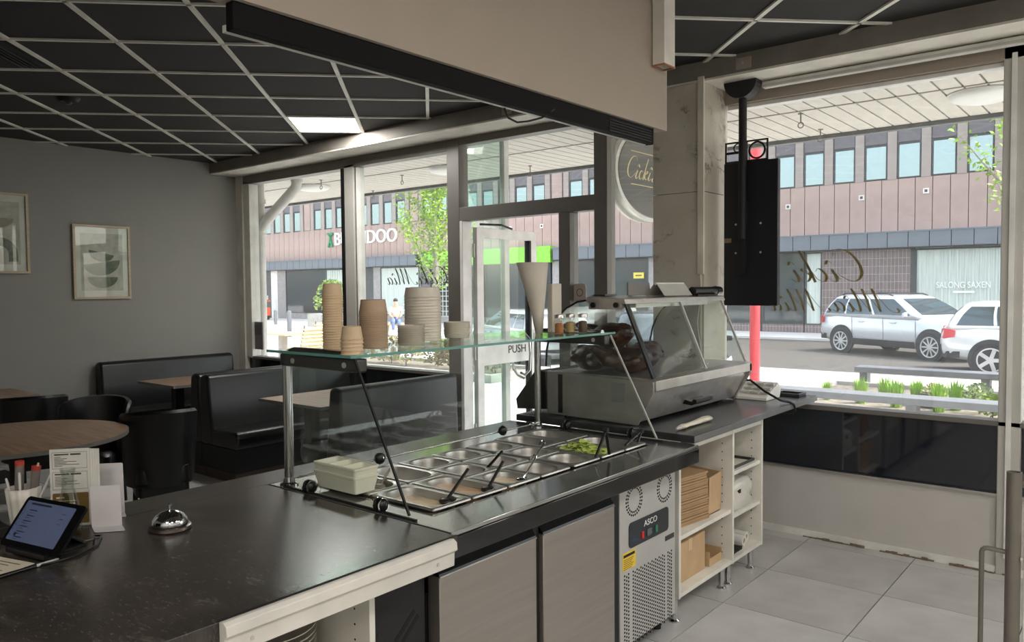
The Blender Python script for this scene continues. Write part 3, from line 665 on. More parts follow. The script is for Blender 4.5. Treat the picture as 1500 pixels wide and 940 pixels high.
for k in range(170):
    x = rnd.uniform(-2.09,-1.88); y = rnd.uniform(2.84,2.975); h = .885+.05*(1-((x+1.985)/.12)**2)*(1-((y-2.905)/.09)**2)*rnd.uniform(.4,1)
    a = rnd.uniform(0,6.3); l = rnd.uniform(.012,.026); w_ = l*.55; t_ = rnd.uniform(-.8,.8)
    d = Vector((math.cos(a),math.sin(a),t_*.6))*l; e = Vector((-math.sin(a),math.cos(a),rnd.uniform(-.6,.6)))*w_; c = Vector((x,y,h)); u_ = Vector((0,0,.006))
    lb_.add([c-d-e,c-e*1.2+u_,c+d-e,c-d+e,c+e*1.2+u_,c+d+e],[(0,1,4,3),(1,2,5,4)])
tag(obj('lettuce_leaves', lb_, mat('lettuce',(206,216,130),.45,col2=(160,182,70),scale=30), solid=.002), 'chopped pale green lettuce heaped in a steel pan', 'lettuce', kind='stuff')
tag(obj('lid_disc', B().lathe([(0,0),(.075,0),(.08,.003),(.08,.006),(0,.006)],28,(-2.30,3.07,.875),1,.8), mat('grey_plastic',(150,146,140),.4), smooth=True), 'grey plastic lid disc lying in the corner pan', 'lid')
# utensils
M['duten'] = mat('dark_plastic', (40,36,34), .4)
def spoon(label, base, top, m, r_=.007, hook=False):
    t = thing('serving_spoon', label, 'spoon', base)
    a = Vector(base); b = Vector(top); d = (b-a).normalized()
    if hook:
        s_ = d.cross(Vector((0,0,1))).normalized()
        pts = [a, b]+[b+d*.012*math.sin(R(q))+Vector((0,0,1))*.0+(-s_)*(.016*(1-math.cos(R(q)))) for q in (45,90,135,180)]+[b-s_*.032-d*.012]
        obj('handle', B().tube(pts,r_*.6,8), m, t, smooth=True)
    else: obj('handle', B().bar(a,b,r_*2.0,r_*.9,(0,1,.3)), m, t, bevel=.002)
    obj('bowl', B().sph(a,(.028,.022,.012),12,8), m, t, smooth=True)
    return t
spoon('dark spoon standing in the pale peach sauce', (-1.91,1.94,.893), (-1.885,2.031,.996), M['duten'],.006)
spoon('dark spoon standing in the peach dressing', (-1.896,2.145,.895), (-1.876,2.214,.992), M['duten'],.006)
spoon('grey spoon stuck in the shredded chicken', (-2.25,1.93,.893), (-2.29,2.018,.94), mat('grey_spoon',(150,140,128),.4))
spoon('black slotted ladle in the small empty pan', (-2.09,2.325,.885), (-2.07,2.438,.968), M['black'],.006,)
spoon('thin wire ladle standing in the creamy sauce', (-1.88,2.33,.895), (-1.855,2.384,.975), M['chrome'],.006,True)
spoon('short ladle hook showing over the small empty pan', (-2.14,2.72,.86), (-2.12,2.79,.935), M['chrome'],.006,True)
def tongs(label, p, q, m):
    t = thing('tongs', label, 'tongs', p); a = Vector(p); b = Vector(q); s_ = Vector((.006,.045,0))
    obj('arm', B().bar(a-s_,b,.012,.006), m, t); obj('arm', B().bar(a+s_,b,.012,.006), m, t); obj('joint', B().cyl(b-Vector((.01,0,0)),b+Vector((.01,0,0)),.011,n=10), m, t)
tongs('dark tongs standing open against the lettuce pan', (-1.815,2.80,.918), (-1.80,2.805,1.03), mat('dark_metal',(70,68,66),.35,metal=.7))
tongs('short grey tongs lying over the pan beside the lettuce', (-1.85,3.10,.918), (-1.84,3.17,.97), mat('dark_metal',(70,68,66),.35))
# ------------------------------------------------------------------ sneeze guard
t = thing('sneeze_guard', 'glass sneeze guard with chrome posts over the salad pans', 'sneeze guard', (-2.4,2.5,.9)); SG = t
for y in (1.725,3.275):
    po = obj('post', B().tube([(-2.53,y,.90),(-2.53,y,1.36)]+[(-2.53+.05*(1-math.cos(R(a))),y,1.36+.05*math.sin(R(a))) for a in (30,60,90)]+[(-2.12,y,1.41)],.018,14), M['chrome'], t, smooth=True)
    obj('bracket', B().box(-2.545,-2.09,y-.022,y+.022,1.355,1.402), mat('dark_steel',(86,84,80),.3,metal=.8), t, bevel=.006)
    obj('base_collar', B().lathe([(.035,0),(.035,.006),(.022,.012),(.02,.03)],20,(-2.53,y,.90)), M['chrome'], t, smooth=True)
    for x in (-2.46,-2.16): obj('screw', B().cyl((x,y-.026,1.378),(x,y+.026,1.378),.010,n=12), M['alu'], t)
    sg = 1 if y > 2 else -1; yp = y+.03*sg
    # tapering side pane with dark front edge
    poly = [(-2.50,.912),(-1.835,.912),(-2.095,1.40),(-2.50,1.40)]
    sp_ = obj('side_pane', B().prism(poly,'y',yp-.003,yp+.003), M['cglass'], t)
    obj('pane_edge', B().bar((-1.833,yp,.912),(-2.093,yp,1.402),.007,.007), M['blackm'] if sg < 0 else M['alu'], sp_)
    obj('bottom_rail', B().box(-2.52,-1.80,yp-.004,yp+.004,.9005,.906), M['blackm'], t)
    for x in (-2.36,-1.97):
        kn = obj('clamp_knob', B().sph((x,yp,.925),(.026,.022,.026),20,12), M['black'], t, smooth=2)
        for q in (-.012,.012): obj('knob_ring', B().cyl((x+q-.0015,yp,.925),(x+q+.0015,yp,.925),.0245,n=20), M['chrome'], kn, smooth=True)
obj('shelf_pane', B().box(-2.60,-2.10,1.685,3.36,1.405,1.415), M['gglass'], t)
M['gedge'] = mat('green_glass_edge', (96,150,140), .1, var=.05, spec=.6)
obj('glass_edge', B().box(-2.10,-2.0985,1.685,3.36,1.405,1.415), M['gedge'], t); obj('glass_edge', B().box(-2.60,-2.10,1.6835,1.685,1.405,1.415), M['gedge'], t)
obj('back_pane', B().box(-2.505,-2.499,1.76,3.24,.93,1.39), M['cglass'], t)
obj('back_rail', B().cyl((-2.51,1.75,.925),(-2.51,3.25,.925),.005,n=8), M['chrome'], t)
for y in (2.15,2.95):
    kn = obj('clamp_knob', B().sph((-2.502,y,.93),(.022,.025,.025),20,12), M['black'], t, smooth=2); obj('knob_ring', B().cyl((-2.502,y-.0015,.93),(-2.502,y+.0015,.93),.0255,n=20), M['chrome'], kn, smooth=True)
# ------------------------------------------------------------------ takeaway cups, tubs and lids on the glass shelf
def stack(name, label, cat, grp, c, n, step, rim, base, h, m, inv=True, lip=.0024, sq=False):
    t_ = .0006; first = None
    if inv: prof = [(rim+lip,0),(rim+lip,.0022),(rim,.003),(base+.003,h-.002),(base,h),(0,h),(0,h-.001),(base-t_,h-.001),(rim-t_,.0005)]
    else:   prof = [(0,0),(base,0),(base+.001,.001),(rim,h-.002),(rim+lip,h-.002),(rim+lip,h),(rim-t_,h),(base-t_*2,.0015),(0,.0015)]
    for k in range(n):
        if first is None:
            b = B().lathe(prof, 4 if sq else 28, (c[0],c[1],1.4155))
            if sq:
                b = B(); b.loft([[(c[0]+p[0],c[1]+p[1],1.4155+z) for p in rrect(-r_,r_,-r_*.78,r_*.78,r_*.25,4)] for r_, z in prof if r_ > 0], caps=False)
                n_ = 20; k_ = max(i for i, q in enumerate([p for p in prof if p[0] > 0]))
            o = tag(obj(name, b, m, smooth=True), label, cat, grp); first = o
        else:
            q = first.copy(); col.objects.link(q); q.location = first.location+Vector((.0006*math.sin(k*2.7),.0006*math.cos(k*1.9),step*k)); q.rotation_euler = (0,0,.0 if sq else k*.7); ORG[q] = ORG[first]
M['kraft'] = mat('kraft_board', (206,180,146), .6, var=.06); M['kraft2'] = mat('brown_kraft_board', (178,152,126), .6, var=.06)
M['tub'] = mat('milky_plastic', (222,212,196), .35, var=.04, alpha=.93); M['lid'] = mat('clear_plastic', (214,204,188), .2, var=.04, alpha=.55)
stack('paper_cup', 'beige paper cup in the tallest slim stack', 'cup', 'tall stack of beige cups', (-2.30,1.765), 23, .0092, .036, .029, .044, M['kraft'])
stack('paper_cup', 'beige paper cup in the short stack in front', 'cup', 'short stack of beige cups', (-2.14,1.722), 5, .013, .038, .029, .046, M['kraft'])
stack('soup_bowl', 'brown kraft bowl in the stack of ribbed rims', 'bowl', 'stack of brown kraft bowls', (-2.30,1.955), 21, .0068, .053, .044, .05, M['kraft2'])
stack('clear_lid', 'clear plastic lid in the low stack before the white tubs', 'dish', 'stack of clear lids', (-2.30,2.15), 9, .0085, .054, .052, .012, M['lid'], inv=False)  # clear takeaway lids, modelled as shallow dishes
stack('food_tub', 'milky white plastic tub in the widest stack', 'tub', 'stack of milky tubs', (-2.47,2.38), 16, .0125, .080, .070, .045, M['tub'])
stack('plastic_lid', 'translucent low lid in the stack beside the white tubs', 'tub', 'stack of translucent low lids', (-2.48,2.605), 7, .0085, .06, .055, .02, M['tub'], inv=False)  # more lids, modelled as very low tubs
# spice jars
for k, (x, y, c2, lab) in enumerate(((-2.24,3.075,(176,112,66),'small spice jar with orange-brown spice'),(-2.245,3.175,(178,148,96),'small spice jar with yellow spice'),(-2.19,3.205,(86,70,52),'small spice jar with dark pepper'))):
    t = thing('spice_jar', lab+' on the glass shelf', 'jar', (x,y,1.4155))
    obj('glass_body', B().lathe([(.0,0),(.022,0),(.024,.003),(.024,.072),(.021,.076)],20,(x,y,1.4155)), M['cglass'], t, smooth=True)
    obj('contents', B().lathe([(.0,.003),(.0215,.003),(.0215,.048+.004*k),(.01,.052+.004*k),(0,.05+.004*k)],18,(x,y,1.4155)), mat('spice_%d' % k,c2,.9,var=.3,scale=200), t, smooth=True)
    obj('cap', B().lathe([(.0,.094),(.022,.094),(.0235,.092),(.0235,.076),(.0,.0755)],20,(x,y,1.4155)), M['steel'], t, smooth=True)
t = thing('paper_cone_stack', 'nested white paper cones standing point down on the glass shelf', 'paper cone', (-2.33,3.03,1.4155))
for k in range(3):
    rr_ = [[(-2.33+(r_+.002*k)*math.cos(a)*.9, 3.03+(r_+.002*k)*math.sin(a)-.05*q, 1.4155+.012*k+z) for a in [2*math.pi*i/24 for i in range(24)]] for r_, z, q in ((.018,0,0),(.03,.09,.2),(.052,.20,.5),(.078,.33-.004*k,1))]
    obj('cone', B().loft(rr_, caps=False), mat('cone_paper',(206,196,182),.7,var=.05), t, smooth=True, solid=.0008)
tag(obj('paper_sleeve', B().box(-2.36,-2.33,3.14,3.22,1.4155,1.66), mat('cone_paper',(206,196,182),.7), bevel=.002), 'flat folded white paper sleeve beside the paper cones', 'paper sleeve')
# foam trays on the rim
M['foam'] = mat('ivory_foam', (226,220,202), .7, var=.03, bump=.1, bscale=200)
def foam(z, lab, top=True):
    t = thing('foam_tray', lab, 'tray', (-2.275,1.795,z)); x0, x1, y0, y1 = -2.395,-2.155,1.735,1.85
    rg = [[(p[0],p[1],zz) for p in rrect(x0+i_,x1-i_,y0+i_,y1-i_,.008,3)] for zz, i_ in ((z,.012),(z+.052,.002),(z+.056,0),(z+.062,0),(z+.062,.006))]
    b = B().loft(rg, caps=False); n = len(rg[0]); b.f.append(tuple(range(n-1,-1,-1))); obj('shell', b, M['foam'], t)
    for k in range(3):
        u0 = x0+.008+k*.0755; u1 = u0+.0735
        r2 = [[(p[0],p[1],zz) for p in rrect(u0+i_,u1-i_,y0+.008+i_,y1-.008-i_,.008,3)] for zz, i_ in ((z+.062,0),(z+.045,.008))]
        b = B().loft(r2, caps=False); b.f.append(tuple(range(len(r2[0]),2*len(r2[0])))); obj('compartment', b, M['foam'], t)
foam(.9145, 'lower ivory foam tray of the pair beside the clamp knobs'); foam(.945, 'upper ivory foam tray with three hollows beside the clamp knobs')
# ------------------------------------------------------------------ further worktop with open shelves
t = thing('side_worktop', 'dark laminate worktop carrying the hot display case', 'worktop', (-2.2,4.22,.9))
obj('slab', B().box(-2.75,-1.665,3.36,5.085,.9,.935), M['slate2'], t, bevel=.003)
obj('front_edge', B().box(-1.665,-1.6625,3.36,5.085,.902,.933), mat('worn_edge',(108,108,108),.4), t)
t = thing('shelf_unit', 'white open shelf unit on chrome legs under the side worktop', 'shelf unit', (-2.0,3.87,0)); SU = t
for y0, y1 in ((3.352,3.372),(3.966,3.986),(4.366,4.386)): obj('side_panel', B().box(-2.32,-1.74,y0,y1,.135,.899), M['laminate'], t)
obj('back_panel', B().box(-2.33,-2.32,3.352,4.386,.135,.899), M['laminate'], t)
obj('bottom_panel', B().box(-2.32,-1.742,3.372,4.366,.137,.157), M['laminate'], t); obj('top_panel', B().box(-2.32,-1.742,3.372,4.366,.845,.865), M['laminate'], t)
obj('shelf', B().box(-2.32,-1.75,3.372,3.966,.412,.432), M['laminate'], t)
for z in (.612,.375): obj('shelf', B().box(-2.32,-1.75,3.986,4.366,z,z+.02), M['laminate'], t)
for y in (3.9655,4.3655):
    for k in range(14): obj('peg_hole', B().cyl((-1.80,y-.0004,.19+.046*k),(-1.80,y+.0004,.19+.046*k),.0035,n=8), M['blackm'], t)
for x, y in ((-1.79,3.40),(-1.79,3.94),(-1.79,4.02),(-1.79,4.33),(-2.26,3.40),(-2.26,4.33)):
    lg = obj('leg', B().cyl((x,y,.012),(x,y,.137),.016,n=16), M['chrome'], t, smooth=True); obj('foot_plate', B().lathe([(.0,0),(.026,0),(.026,.006),(.018,.014)],20,(x,y,0)), M['chrome'], lg, smooth=True)
M['card'] = mat('brown_cardboard', (192,160,122), .75, var=.08, scale=10, bump=.05); M['card2'] = mat('brown_cardboard_edges', (168,136,100), .8, var=.1)
f0 = None
for k in range(20):
    z = .4325+.0122*k
    if f0 is None:
        b = B().box(-2.12,-1.80,3.42,3.78,z,z+.010)
        f0 = tag(obj('flat_carton', b, M['card2']), 'flat folded brown carton in the pile on the upper shelf', 'carton', 'pile of flat cartons')
    else:
        q = f0.copy(); col.objects.link(q); q.location = f0.location+Vector((.004*math.sin(k*1.7)-.001*k,.003*math.cos(k*2.3)+.0008*k,.0122*k)); q.rotation_euler = (0,0,R(-8+.4*math.sin(k))); ORG[q] = ORG[f0]
f0.rotation_euler = (0,0,R(-8))
t = thing('carton_sleeve', 'open brown carton flaps leaning over the pile of flat cartons', 'carton', (-1.95,3.86,.4325))
obj('side_flap', B().prism([(3.79,.4325),(3.93,.4325),(3.955,.64),(3.80,.63)],'x',-1.80,-1.795), M['card'], t); obj('end_flap', B().prism([(-2.1,.4325),(-1.80,.4325),(-1.80,.63),(-2.1,.66)],'y',3.785,3.79), M['card'], t)
obj('bottom', B().box(-2.1,-1.795,3.785,3.93,.4325,.437), M['card'], t); obj('rear_flap', B().prism([(-2.1,.4325),(-1.80,.4325),(-1.80,.64),(-2.1,.66)],'y',3.935,3.94), M['card'], t)
t = thing('cardboard_box', 'closed brown cardboard box on the lower shelf', 'box', (-1.98,3.60,.1575))
obj('box', B().box(-2.16,-1.80,3.42,3.76,.1575,.36), M['card'], t, bevel=.004); obj('tape', B().box(-2.161,-1.799,3.57,3.61,.30,.3612), mat('packing_tape',(206,178,136),.3), t)
obj('hand_hole', B().cyl((-1.98,3.4205,.27),(-1.98,3.4185,.27),.016,n=14), M['hole'], t)
t = thing('open_carton', 'small open brown tray carton beside the closed box', 'carton', (-1.9,3.86,.1575))
for nm, bx in (('bottom',(-2.0,-1.79,3.79,3.94,.1575,.161)),('wall',(-2.0,-1.79,3.79,3.794,.161,.235)),('wall',(-2.0,-1.79,3.936,3.94,.161,.225)),('wall',(-2.0,-1.996,3.794,3.936,.161,.24)),('wall',(-1.794,-1.79,3.794,3.936,.161,.20))): obj(nm, B().box(*bx), M['card'], t)
# things in the narrow bays
b = B(); rnd = random.Random(3)
rg = []
for z, s_ in ((.3955,.92),(.415,1.0),(.44,.96),(.465,1.0),(.49,.95),(.51,1.0),(.535,.92),(.55,.6),(.552,.3)):
    rg.append([(-1.92+p[0]*s_*(1+rnd.uniform(-.07,.07)), 4.176+p[1]*s_*(1+rnd.uniform(-.07,.07)), z+(rnd.uniform(-.014,.014) if z > .4 else 0)) for p in rrect(-.15,.15,-.165,.165,.05,5)])
t = thing('plastic_bag', 'crumpled white plastic bag pack on the middle narrow shelf', 'bag', (-1.96,4.175,.3955)); obj('bag', b.loft(rg), mat('white_polythene',(214,210,200),.3,bump=.5,bscale=25), t, smooth=2)
obj('black_print', B().box(-1.80,-1.775,4.13,4.16,.46,.50), M['blackm'], t)
for k, (x, y, z) in enumerate(((-1.86,4.22,.1885),(-1.88,4.30,.1885))):
    t = thing('paper_roll', 'short white paper roll lying on the bottom narrow shelf', 'paper roll', (x,y,.1575), group='white paper rolls')
    b = B(); n = 20
    b.loft([[(X_, y+r_*math.cos(2*math.pi*i/n), z+r_*math.sin(2*math.pi*i/n)) for i in range(n)] for X_, r_ in ((-2.10+.0*k,.03),(x+.08,.03),(x+.08,.016),(-2.09,.016),(-2.10,.03))], caps=False); obj('roll', b, M['white'], t, smooth=True)
    obj('core', B().cyl((x+.076,y,z),(x+.072,y,z),.0158,n=16), M['card2'], t)
tag(obj('black_block', B().box(-1.95,-1.77,4.02,4.17,.1575,.175), M['blackm'], bevel=.003), 'flat black block on the bottom narrow shelf', 'block')
tag(obj('dark_tray', B().ring((-2.1,-1.77,4.02,4.34),(-2.09,-1.78,4.03,4.33),'z',.6325,.648), mat('dark_tray_metal',(74,72,70),.4,metal=.6), bevel=.003), 'shallow dark tray on the top narrow shelf', 'tray')
tag(obj('black_stopper', B().lathe([(0,0),(.02,0),(.025,.01),(.025,.03),(.012,.04),(0,.04)],18,(-1.95,4.05,.655)), M['black'], smooth=True), 'small black stopper standing on the top narrow shelf', 'stopper')
tag(obj('floor_valve', B().lathe([(0,0),(.022,0),(.024,.01),(.010,.02),(.010,.045),(.02,.05),(.02,.058),(0,.06)],16,(-2.03,5.03,0)), mat('dull_metal',(96,92,88),.4,metal=.7), smooth=True), 'little metal valve on the floor by the lower wall', 'valve')
# ------------------------------------------------------------------ hot display case
t = thing('hot_display_case', 'stainless heated display case with slanted glass and roast chickens', 'display case', (-2.25,4.0,.935)); Y0, Y1 = 3.43, 4.60
M['csteel'] = mat('scuffed_steel', (186,182,176), .33, metal=.8, var=.15, scale=9, bump=.05, bscale=30)
M['dsteel'] = mat('dark_end_steel', (66,66,68), .3, metal=.7, var=.1)
obj('body', B().prism([(-2.005,.955),(-1.93,1.10),(-1.93,1.16),(-2.57,1.16),(-2.57,.955)],'y',Y0+.01,Y1-.01), M['csteel'], t, bevel=.003)
obj('front_band', B().prism([(-1.93,1.115),(-1.905,1.12),(-1.905,1.17),(-1.95,1.18),(-1.95,1.162),(-1.93,1.162)],'y',Y0,Y1+.02), M['csteel'], t, bevel=.002)
obj('deck', B().box(-2.57,-1.952,Y0+.01,Y1-.01,1.161,1.18), M['csteel'], t)
e1 = obj('end_panel', B().prism([(-2.01,.94),(-1.915,1.105),(-1.915,1.165),(-2.575,1.185),(-2.575,.95)],'y',Y0-.012,Y0+.009), M['csteel'], t, bevel=.002)
obj('rating_label', B().box(-2.16,-2.08,Y0-.0128,Y0-.0121,1.05,1.15), mat('grey_label',(120,118,116),.5), e1); obj('dark_stripe', B().box(-2.50,-2.47,Y0-.0128,Y0-.0121,.96,1.17), M['black'], e1)
obj('end_panel', B().prism([(-2.01,.94),(-1.905,1.115),(-1.905,1.165),(-2.575,1.185),(-2.575,.95)],'y',Y1-.009,Y1+.02), M['csteel'], t)
obj('flap', B().prism([(-2.58,.97),(-2.79,.955),(-2.80,1.01),(-2.66,1.18),(-2.58,1.18)],'y',Y0-.01,Y1), M['blackm'], t, bevel=.003)
for x in (-2.1,-2.5):
    for y in (Y0+.08,Y1-.08): obj('foot', B().cyl((x,y,.9355),(x,y,.957),.02,n=12), M['black'], t)
h_ = obj('drawer_handle', B().prism([(-1.985,1.0),(-1.93,.995),(-1.90,1.01),(-1.90,1.03),(-1.92,1.03),(-1.93,1.015),(-1.97,1.025)],'y',3.86,4.06), M['black'], t, bevel=.003)
# glazing
obj('front_pane', B().loft([[(-1.935,y,1.182),(-1.929,y,1.182),(-2.089,y,1.555),(-2.095,y,1.555)] for y in (Y0+.04,4.06)]), M['cglass'], t)
obj('front_pane', B().loft([[(-1.945,y,1.182),(-1.939,y,1.182),(-2.099,y,1.555),(-2.105,y,1.555)] for y in (4.02,Y1-.01)]), M['cglass'], t)
for y, m, dx in ((Y0+.015,'dsteel',0),(Y0+.05,'black',.01),(4.04,'alu',0),(Y1-.015,'alu',0)): obj('glazing_bar', B().bar((-1.932-dx,y,1.18),(-2.092-dx,y,1.555),.012 if m != 'black' else .02,.012), M[m], t)
cv = [(-2.31,1.575)]+[(-2.31-.29*math.sin(R(a)), 1.18+.395*math.cos(R(a))**.8) for a in (15,30,42,54,66,78,88)]
b = B(); b.loft([[(x,y,z) for x, z in cv] for y in (Y0+.01,Y1-.01)], caps=False, closed=False); obj('curved_pane', b, M['cglass'], t, smooth=2, solid=.005)
obj('glazing_bar', B().tube([(x,Y0+.012,z) for x, z in cv],.006,8), M['dsteel'], t, smooth=True); obj('glazing_bar', B().tube([(x,Y1-.012,z) for x, z in cv],.006,8), M['dsteel'], t, smooth=True)
ep = [(-1.935,1.182),(-2.09,1.555),(-2.31,1.572)]+[(x+.006,z-.004) for x, z in cv[1:]]
obj('side_pane', B().prism(ep,'y',Y0+.018,Y0+.023), M['cglass'], t); obj('side_pane', B().prism(ep,'y',Y1-.03,Y1-.025), M['cglass'], t)
tp = obj('top_cover', B().prism([(-2.075,1.553),(-2.085,1.58),(-2.31,1.592),(-2.325,1.575),(-2.31,1.56)],'y',Y0-.005,Y1+.01), M['csteel'], t, bevel=.003)
obj('lamp_box', B().box(-2.28,-2.12,3.6,4.45,1.53,1.555), M['steel'], tp); obj('vent_grille', B().box(-2.33,-2.25,3.5,3.62,1.593,1.602), M['dsteel'], tp)
for x in (-2.13,-2.27): obj('knob', B().cyl((x,Y0-.02,1.548),(x,Y0+.01,1.548),.014,n=14), M['black'], tp)
obj('side_bracket', B().box(-2.30,-2.10,Y0-.008,Y0+.012,1.525,1.56), M['csteel'], tp)
# roast chickens: one fused body each
M['roast'] = mat('dark_roast_skin', (74,36,18), .4, col2=(24,13,9), scale=14, bump=.3, bscale=60, spec=.6)
def chicken(x, y, z, rz, lab):
    b = B().sph((0,0,.055),(.095,.068,.06),16,10).sph((.05,0,.07),(.06,.055,.045),14,8)
    for s_ in (-1,1):
        b.tube([(-.05,.05*s_,.05),(-.09,.065*s_,.06),(-.12,.05*s_,.085),(-.155,.03*s_,.10)],[.03,.032,.022,.009],10)
        b.tube([(.05,.06*s_,.06),(.03,.085*s_,.055),(-.01,.085*s_,.045)],[.018,.018,.010],8); b.sph((-.158,.03*s_,.103),.012,8,6)
    c, s2 = 1.2*math.cos(R(rz)), 1.2*math.sin(R(rz))
    b.v = [(x+c*p[0]-s2*p[1], y+s2*p[0]+c*p[1], z+1.2*p[2]) for p in b.v]
    o = tag(obj('roast_chicken', b, M['roast'], smooth=2), lab, 'chicken', 'roast chickens in the hot case')
    md = o.modifiers.new('fuse','REMESH'); md.mode = 'VOXEL'; md.voxel_size = .007; md.use_smooth_shade = True
    sm = o.modifiers.new('soft','SMOOTH'); sm.iterations = 3
lbc = 'whole roast chicken piled in the heated case'
for q in ((-2.16,3.58,1.186,25),(-2.40,3.59,1.186,170),(-2.20,3.78,1.186,60),(-2.42,3.80,1.186,110),(-2.29,3.63,1.31,8),(-2.3,4.0,1.186,80)): chicken(*q, lbc)
# on top of the case
M['gp'] = mat('grey_card_plate', (118,114,110), .6)
t = thing('grey_sign_plate', 'plain grey sign plate leaning on top of the hot case', 'sign', (-2.22,3.82,1.588)); obj('plate', B().prism([(3.70,1.594),(3.95,1.594),(3.93,1.665),(3.70,1.665)],'x',-2.235,-2.228), M['gp'], t)
obj('stand', B().bar((-2.29,3.82,1.592),(-2.237,3.82,1.655),.03,.004), M['gp'], t)
t = thing('tent_sign', 'folded silver tent sign on top of the hot case', 'sign', (-2.2,4.12,1.588))
obj('front_leaf', B().bar((-2.14,4.12,1.588),(-2.19,4.12,1.655),.34,.003), M['alu'], t); obj('rear_leaf', B().bar((-2.26,4.12,1.592),(-2.21,4.12,1.655),.34,.003), M['alu'], t); obj('ridge', B().cyl((-2.20,3.95,1.657),(-2.20,4.29,1.657),.008,n=10), M['white'], t)
t = thing('bag_roll', 'black film roll with ribbed end lying on the hot case', 'roll', (-2.15,4.5,1.588)); obj('roll', B().cyl((-2.15,4.31,1.612),(-2.15,4.62,1.612),.026,n=20), M['black'], t, smooth=True)
for k in range(4): obj('ribbed_ring', B().cyl((-2.15,4.62+.018*k,1.612),(-2.15,4.632+.018*k,1.612),.03-.001*k,n=20), M['dsteel'], t, smooth=True)
obj('core', B().cyl((-2.15,4.61,1.612),(-2.15,4.695,1.612),.018,n=14), M['blackm'], t)
obj('cradle', B().box(-2.18,-2.12,4.33,4.60,1.583,1.592), M['blackm'], t)
# ------------------------------------------------------------------ small things on the side worktop
t = thing('keypad_scale', 'white sloping price scale keypad beside the hot case', 'scale', (-1.92,4.74,.935))
kb = obj('body', B().prism([(4.64,.9355),(4.86,.9355),(4.88,.99),(4.84,1.03),(4.64,.955)],'x',-2.04,-1.82), M['white'], t, bevel=.004)
for i in range(3):
    for j in range(3):
        y = 4.67+.055*j; z = .958+(y-4.64)*.375+.004; obj('key', B().box(-2.0+.062*i,-1.955+.062*i,y,y+.04,z,z+.012), M['alu'], kb)
obj('weighing_plate', B().box(-2.10,-1.90,4.86,5.03,1.0,1.008), M['steel'], t, bevel=.003); obj('plate_post', B().cyl((-2.0,4.93,.9355),(-2.0,4.93,1.0),.02,n=12), M['alu'], t)
t = thing('change_tray', 'small grey metal tray at the end of the side worktop', 'tray', (-1.80,4.98,.935))
obj('tray', B().ring((-1.88,-1.72,4.92,5.05),(-1.865,-1.735,4.935,5.035),'z',.9355,.955), M['dsteel'], t, bevel=.002); obj('bottom', B().box(-1.866,-1.734,4.934,5.036,.9355,.939), M['steel'], t)
t = thing('wrapped_sleeve', 'crumpled clear wrapped cutlery sleeve on the side worktop', 'packet', (-1.80,3.62,.935))
rg = []
for k in range(9):
    y = 3.46+.34*k/8; r_ = (.012,.016,.012,.014,.015,.017,.019,.021,.018)[k]
    rg.append([(-1.79-.012*k/8+r_*1.3*math.cos(a)*(1+.12*math.sin(3*a+k)), y, .9365+.012+max(-.0115,r_*.75*math.sin(a))) for a in [2*math.pi*i/14 for i in range(14)]])
obj('sleeve', B().loft(rg), mat('shiny_wrap',(226,216,196),.25,bump=.6,bscale=60), t, smooth=2); obj('twist_end', B().cyl((-1.79,3.42,.947),(-1.79,3.462,.948),.006,.012,10), M['alu'], t)
tag(obj('case_cable', B().tube([(-2.02,4.63,1.05),(-1.92,4.63,1.06),(-1.82,4.61,1.0),(-1.72,4.6,.955),(-1.672,4.62,.945),(-1.652,4.64,.93),(-1.652,4.665,.89),(-1.675,4.665,.865),(-1.80,4.64,.86),(-2.0,4.6,.85)],.007,8), M['black'], smooth=True), 'thick black cable hanging over the side worktop edge', 'cable')
# ------------------------------------------------------------------ menu screen hung before the window
t = thing('menu_screen', 'tall black screen seen from behind hanging on a ceiling pole', 'screen', (-2.07,5.0,1.51))
bd = obj('housing', B().box(-2.255,-1.888,4.985,5.03,1.51,2.46), mat('black_screen_back',(15,17,25),.45), t, bevel=.004)
for x in (-2.17,-2.0):
    for z in (1.86,2.05): obj('screw', B().cyl((x,4.981,z),(x,4.986,z),.007,n=10), M['alu'], bd)
obj('socket', B().box(-2.25,-2.20,4.978,4.986,1.93,1.96), mat('brown_plug',(130,110,84),.6), bd)
obj('arm', B().box(-2.135,-2.085,4.955,4.984,1.72,2.2), M['blackm'], t); obj('pole', B().cyl((-2.11,4.95,1.95),(-2.11,4.95,2.93),.026,n=16), M['blackm'], t, smooth=True)
obj('ceiling_plate', B().prism(arc((-2.11,2.971),.11,R(180),R(360),14),'y',4.90,5.0), M['blackm'], t)
br = obj('bracket', B().ring((-2.255,-1.96,2.462,2.60),(-2.245,-1.97,2.472,2.59),'y',5.0,5.01), M['blackm'], t)
obj('divider', B().box(-2.125,-2.10,5.0,5.01,2.472,2.59), M['blackm'], br); obj('divider', B().box(-2.245,-2.125,5.0,5.01,2.52,2.535), M['blackm'], br)
b = B(); n = 24
b.loft([[(-2.035+r_*math.cos(2*math.pi*i/n),y_,2.531+r_*math.sin(2*math.pi*i/n)) for i in range(n)] for r_, y_ in ((.058,5.0),(.058,5.01),(.047,5.01),(.047,5.0),(.058,5.0))], caps=False); obj('round_hole_rim', b, M['blackm'], br)
b = B(); b.loft([[(-2.165+r_*math.cos(2*math.pi*i/n),y_,2.558+r_*math.sin(2*math.pi*i/n)) for i in range(n)] for r_, y_ in ((.032,5.0),(.032,5.01),(.025,5.01),(.025,5.0),(.032,5.0))], caps=False); obj('round_hole_rim', b, M['blackm'], br)
# fluorescent batten at the head of the big window
t = thing('tube_light', 'slim white batten light along the head of the large window', 'light', (-1.1,5.03,2.92)); obj('batten', B().box(-2.0,XR-.1,5.0,5.05,2.925,2.965), M['white'], t, bevel=.004); obj('lens', B().box(-2.0,XR-.1,4.995,5.0,2.93,2.945), M['alu'], t)
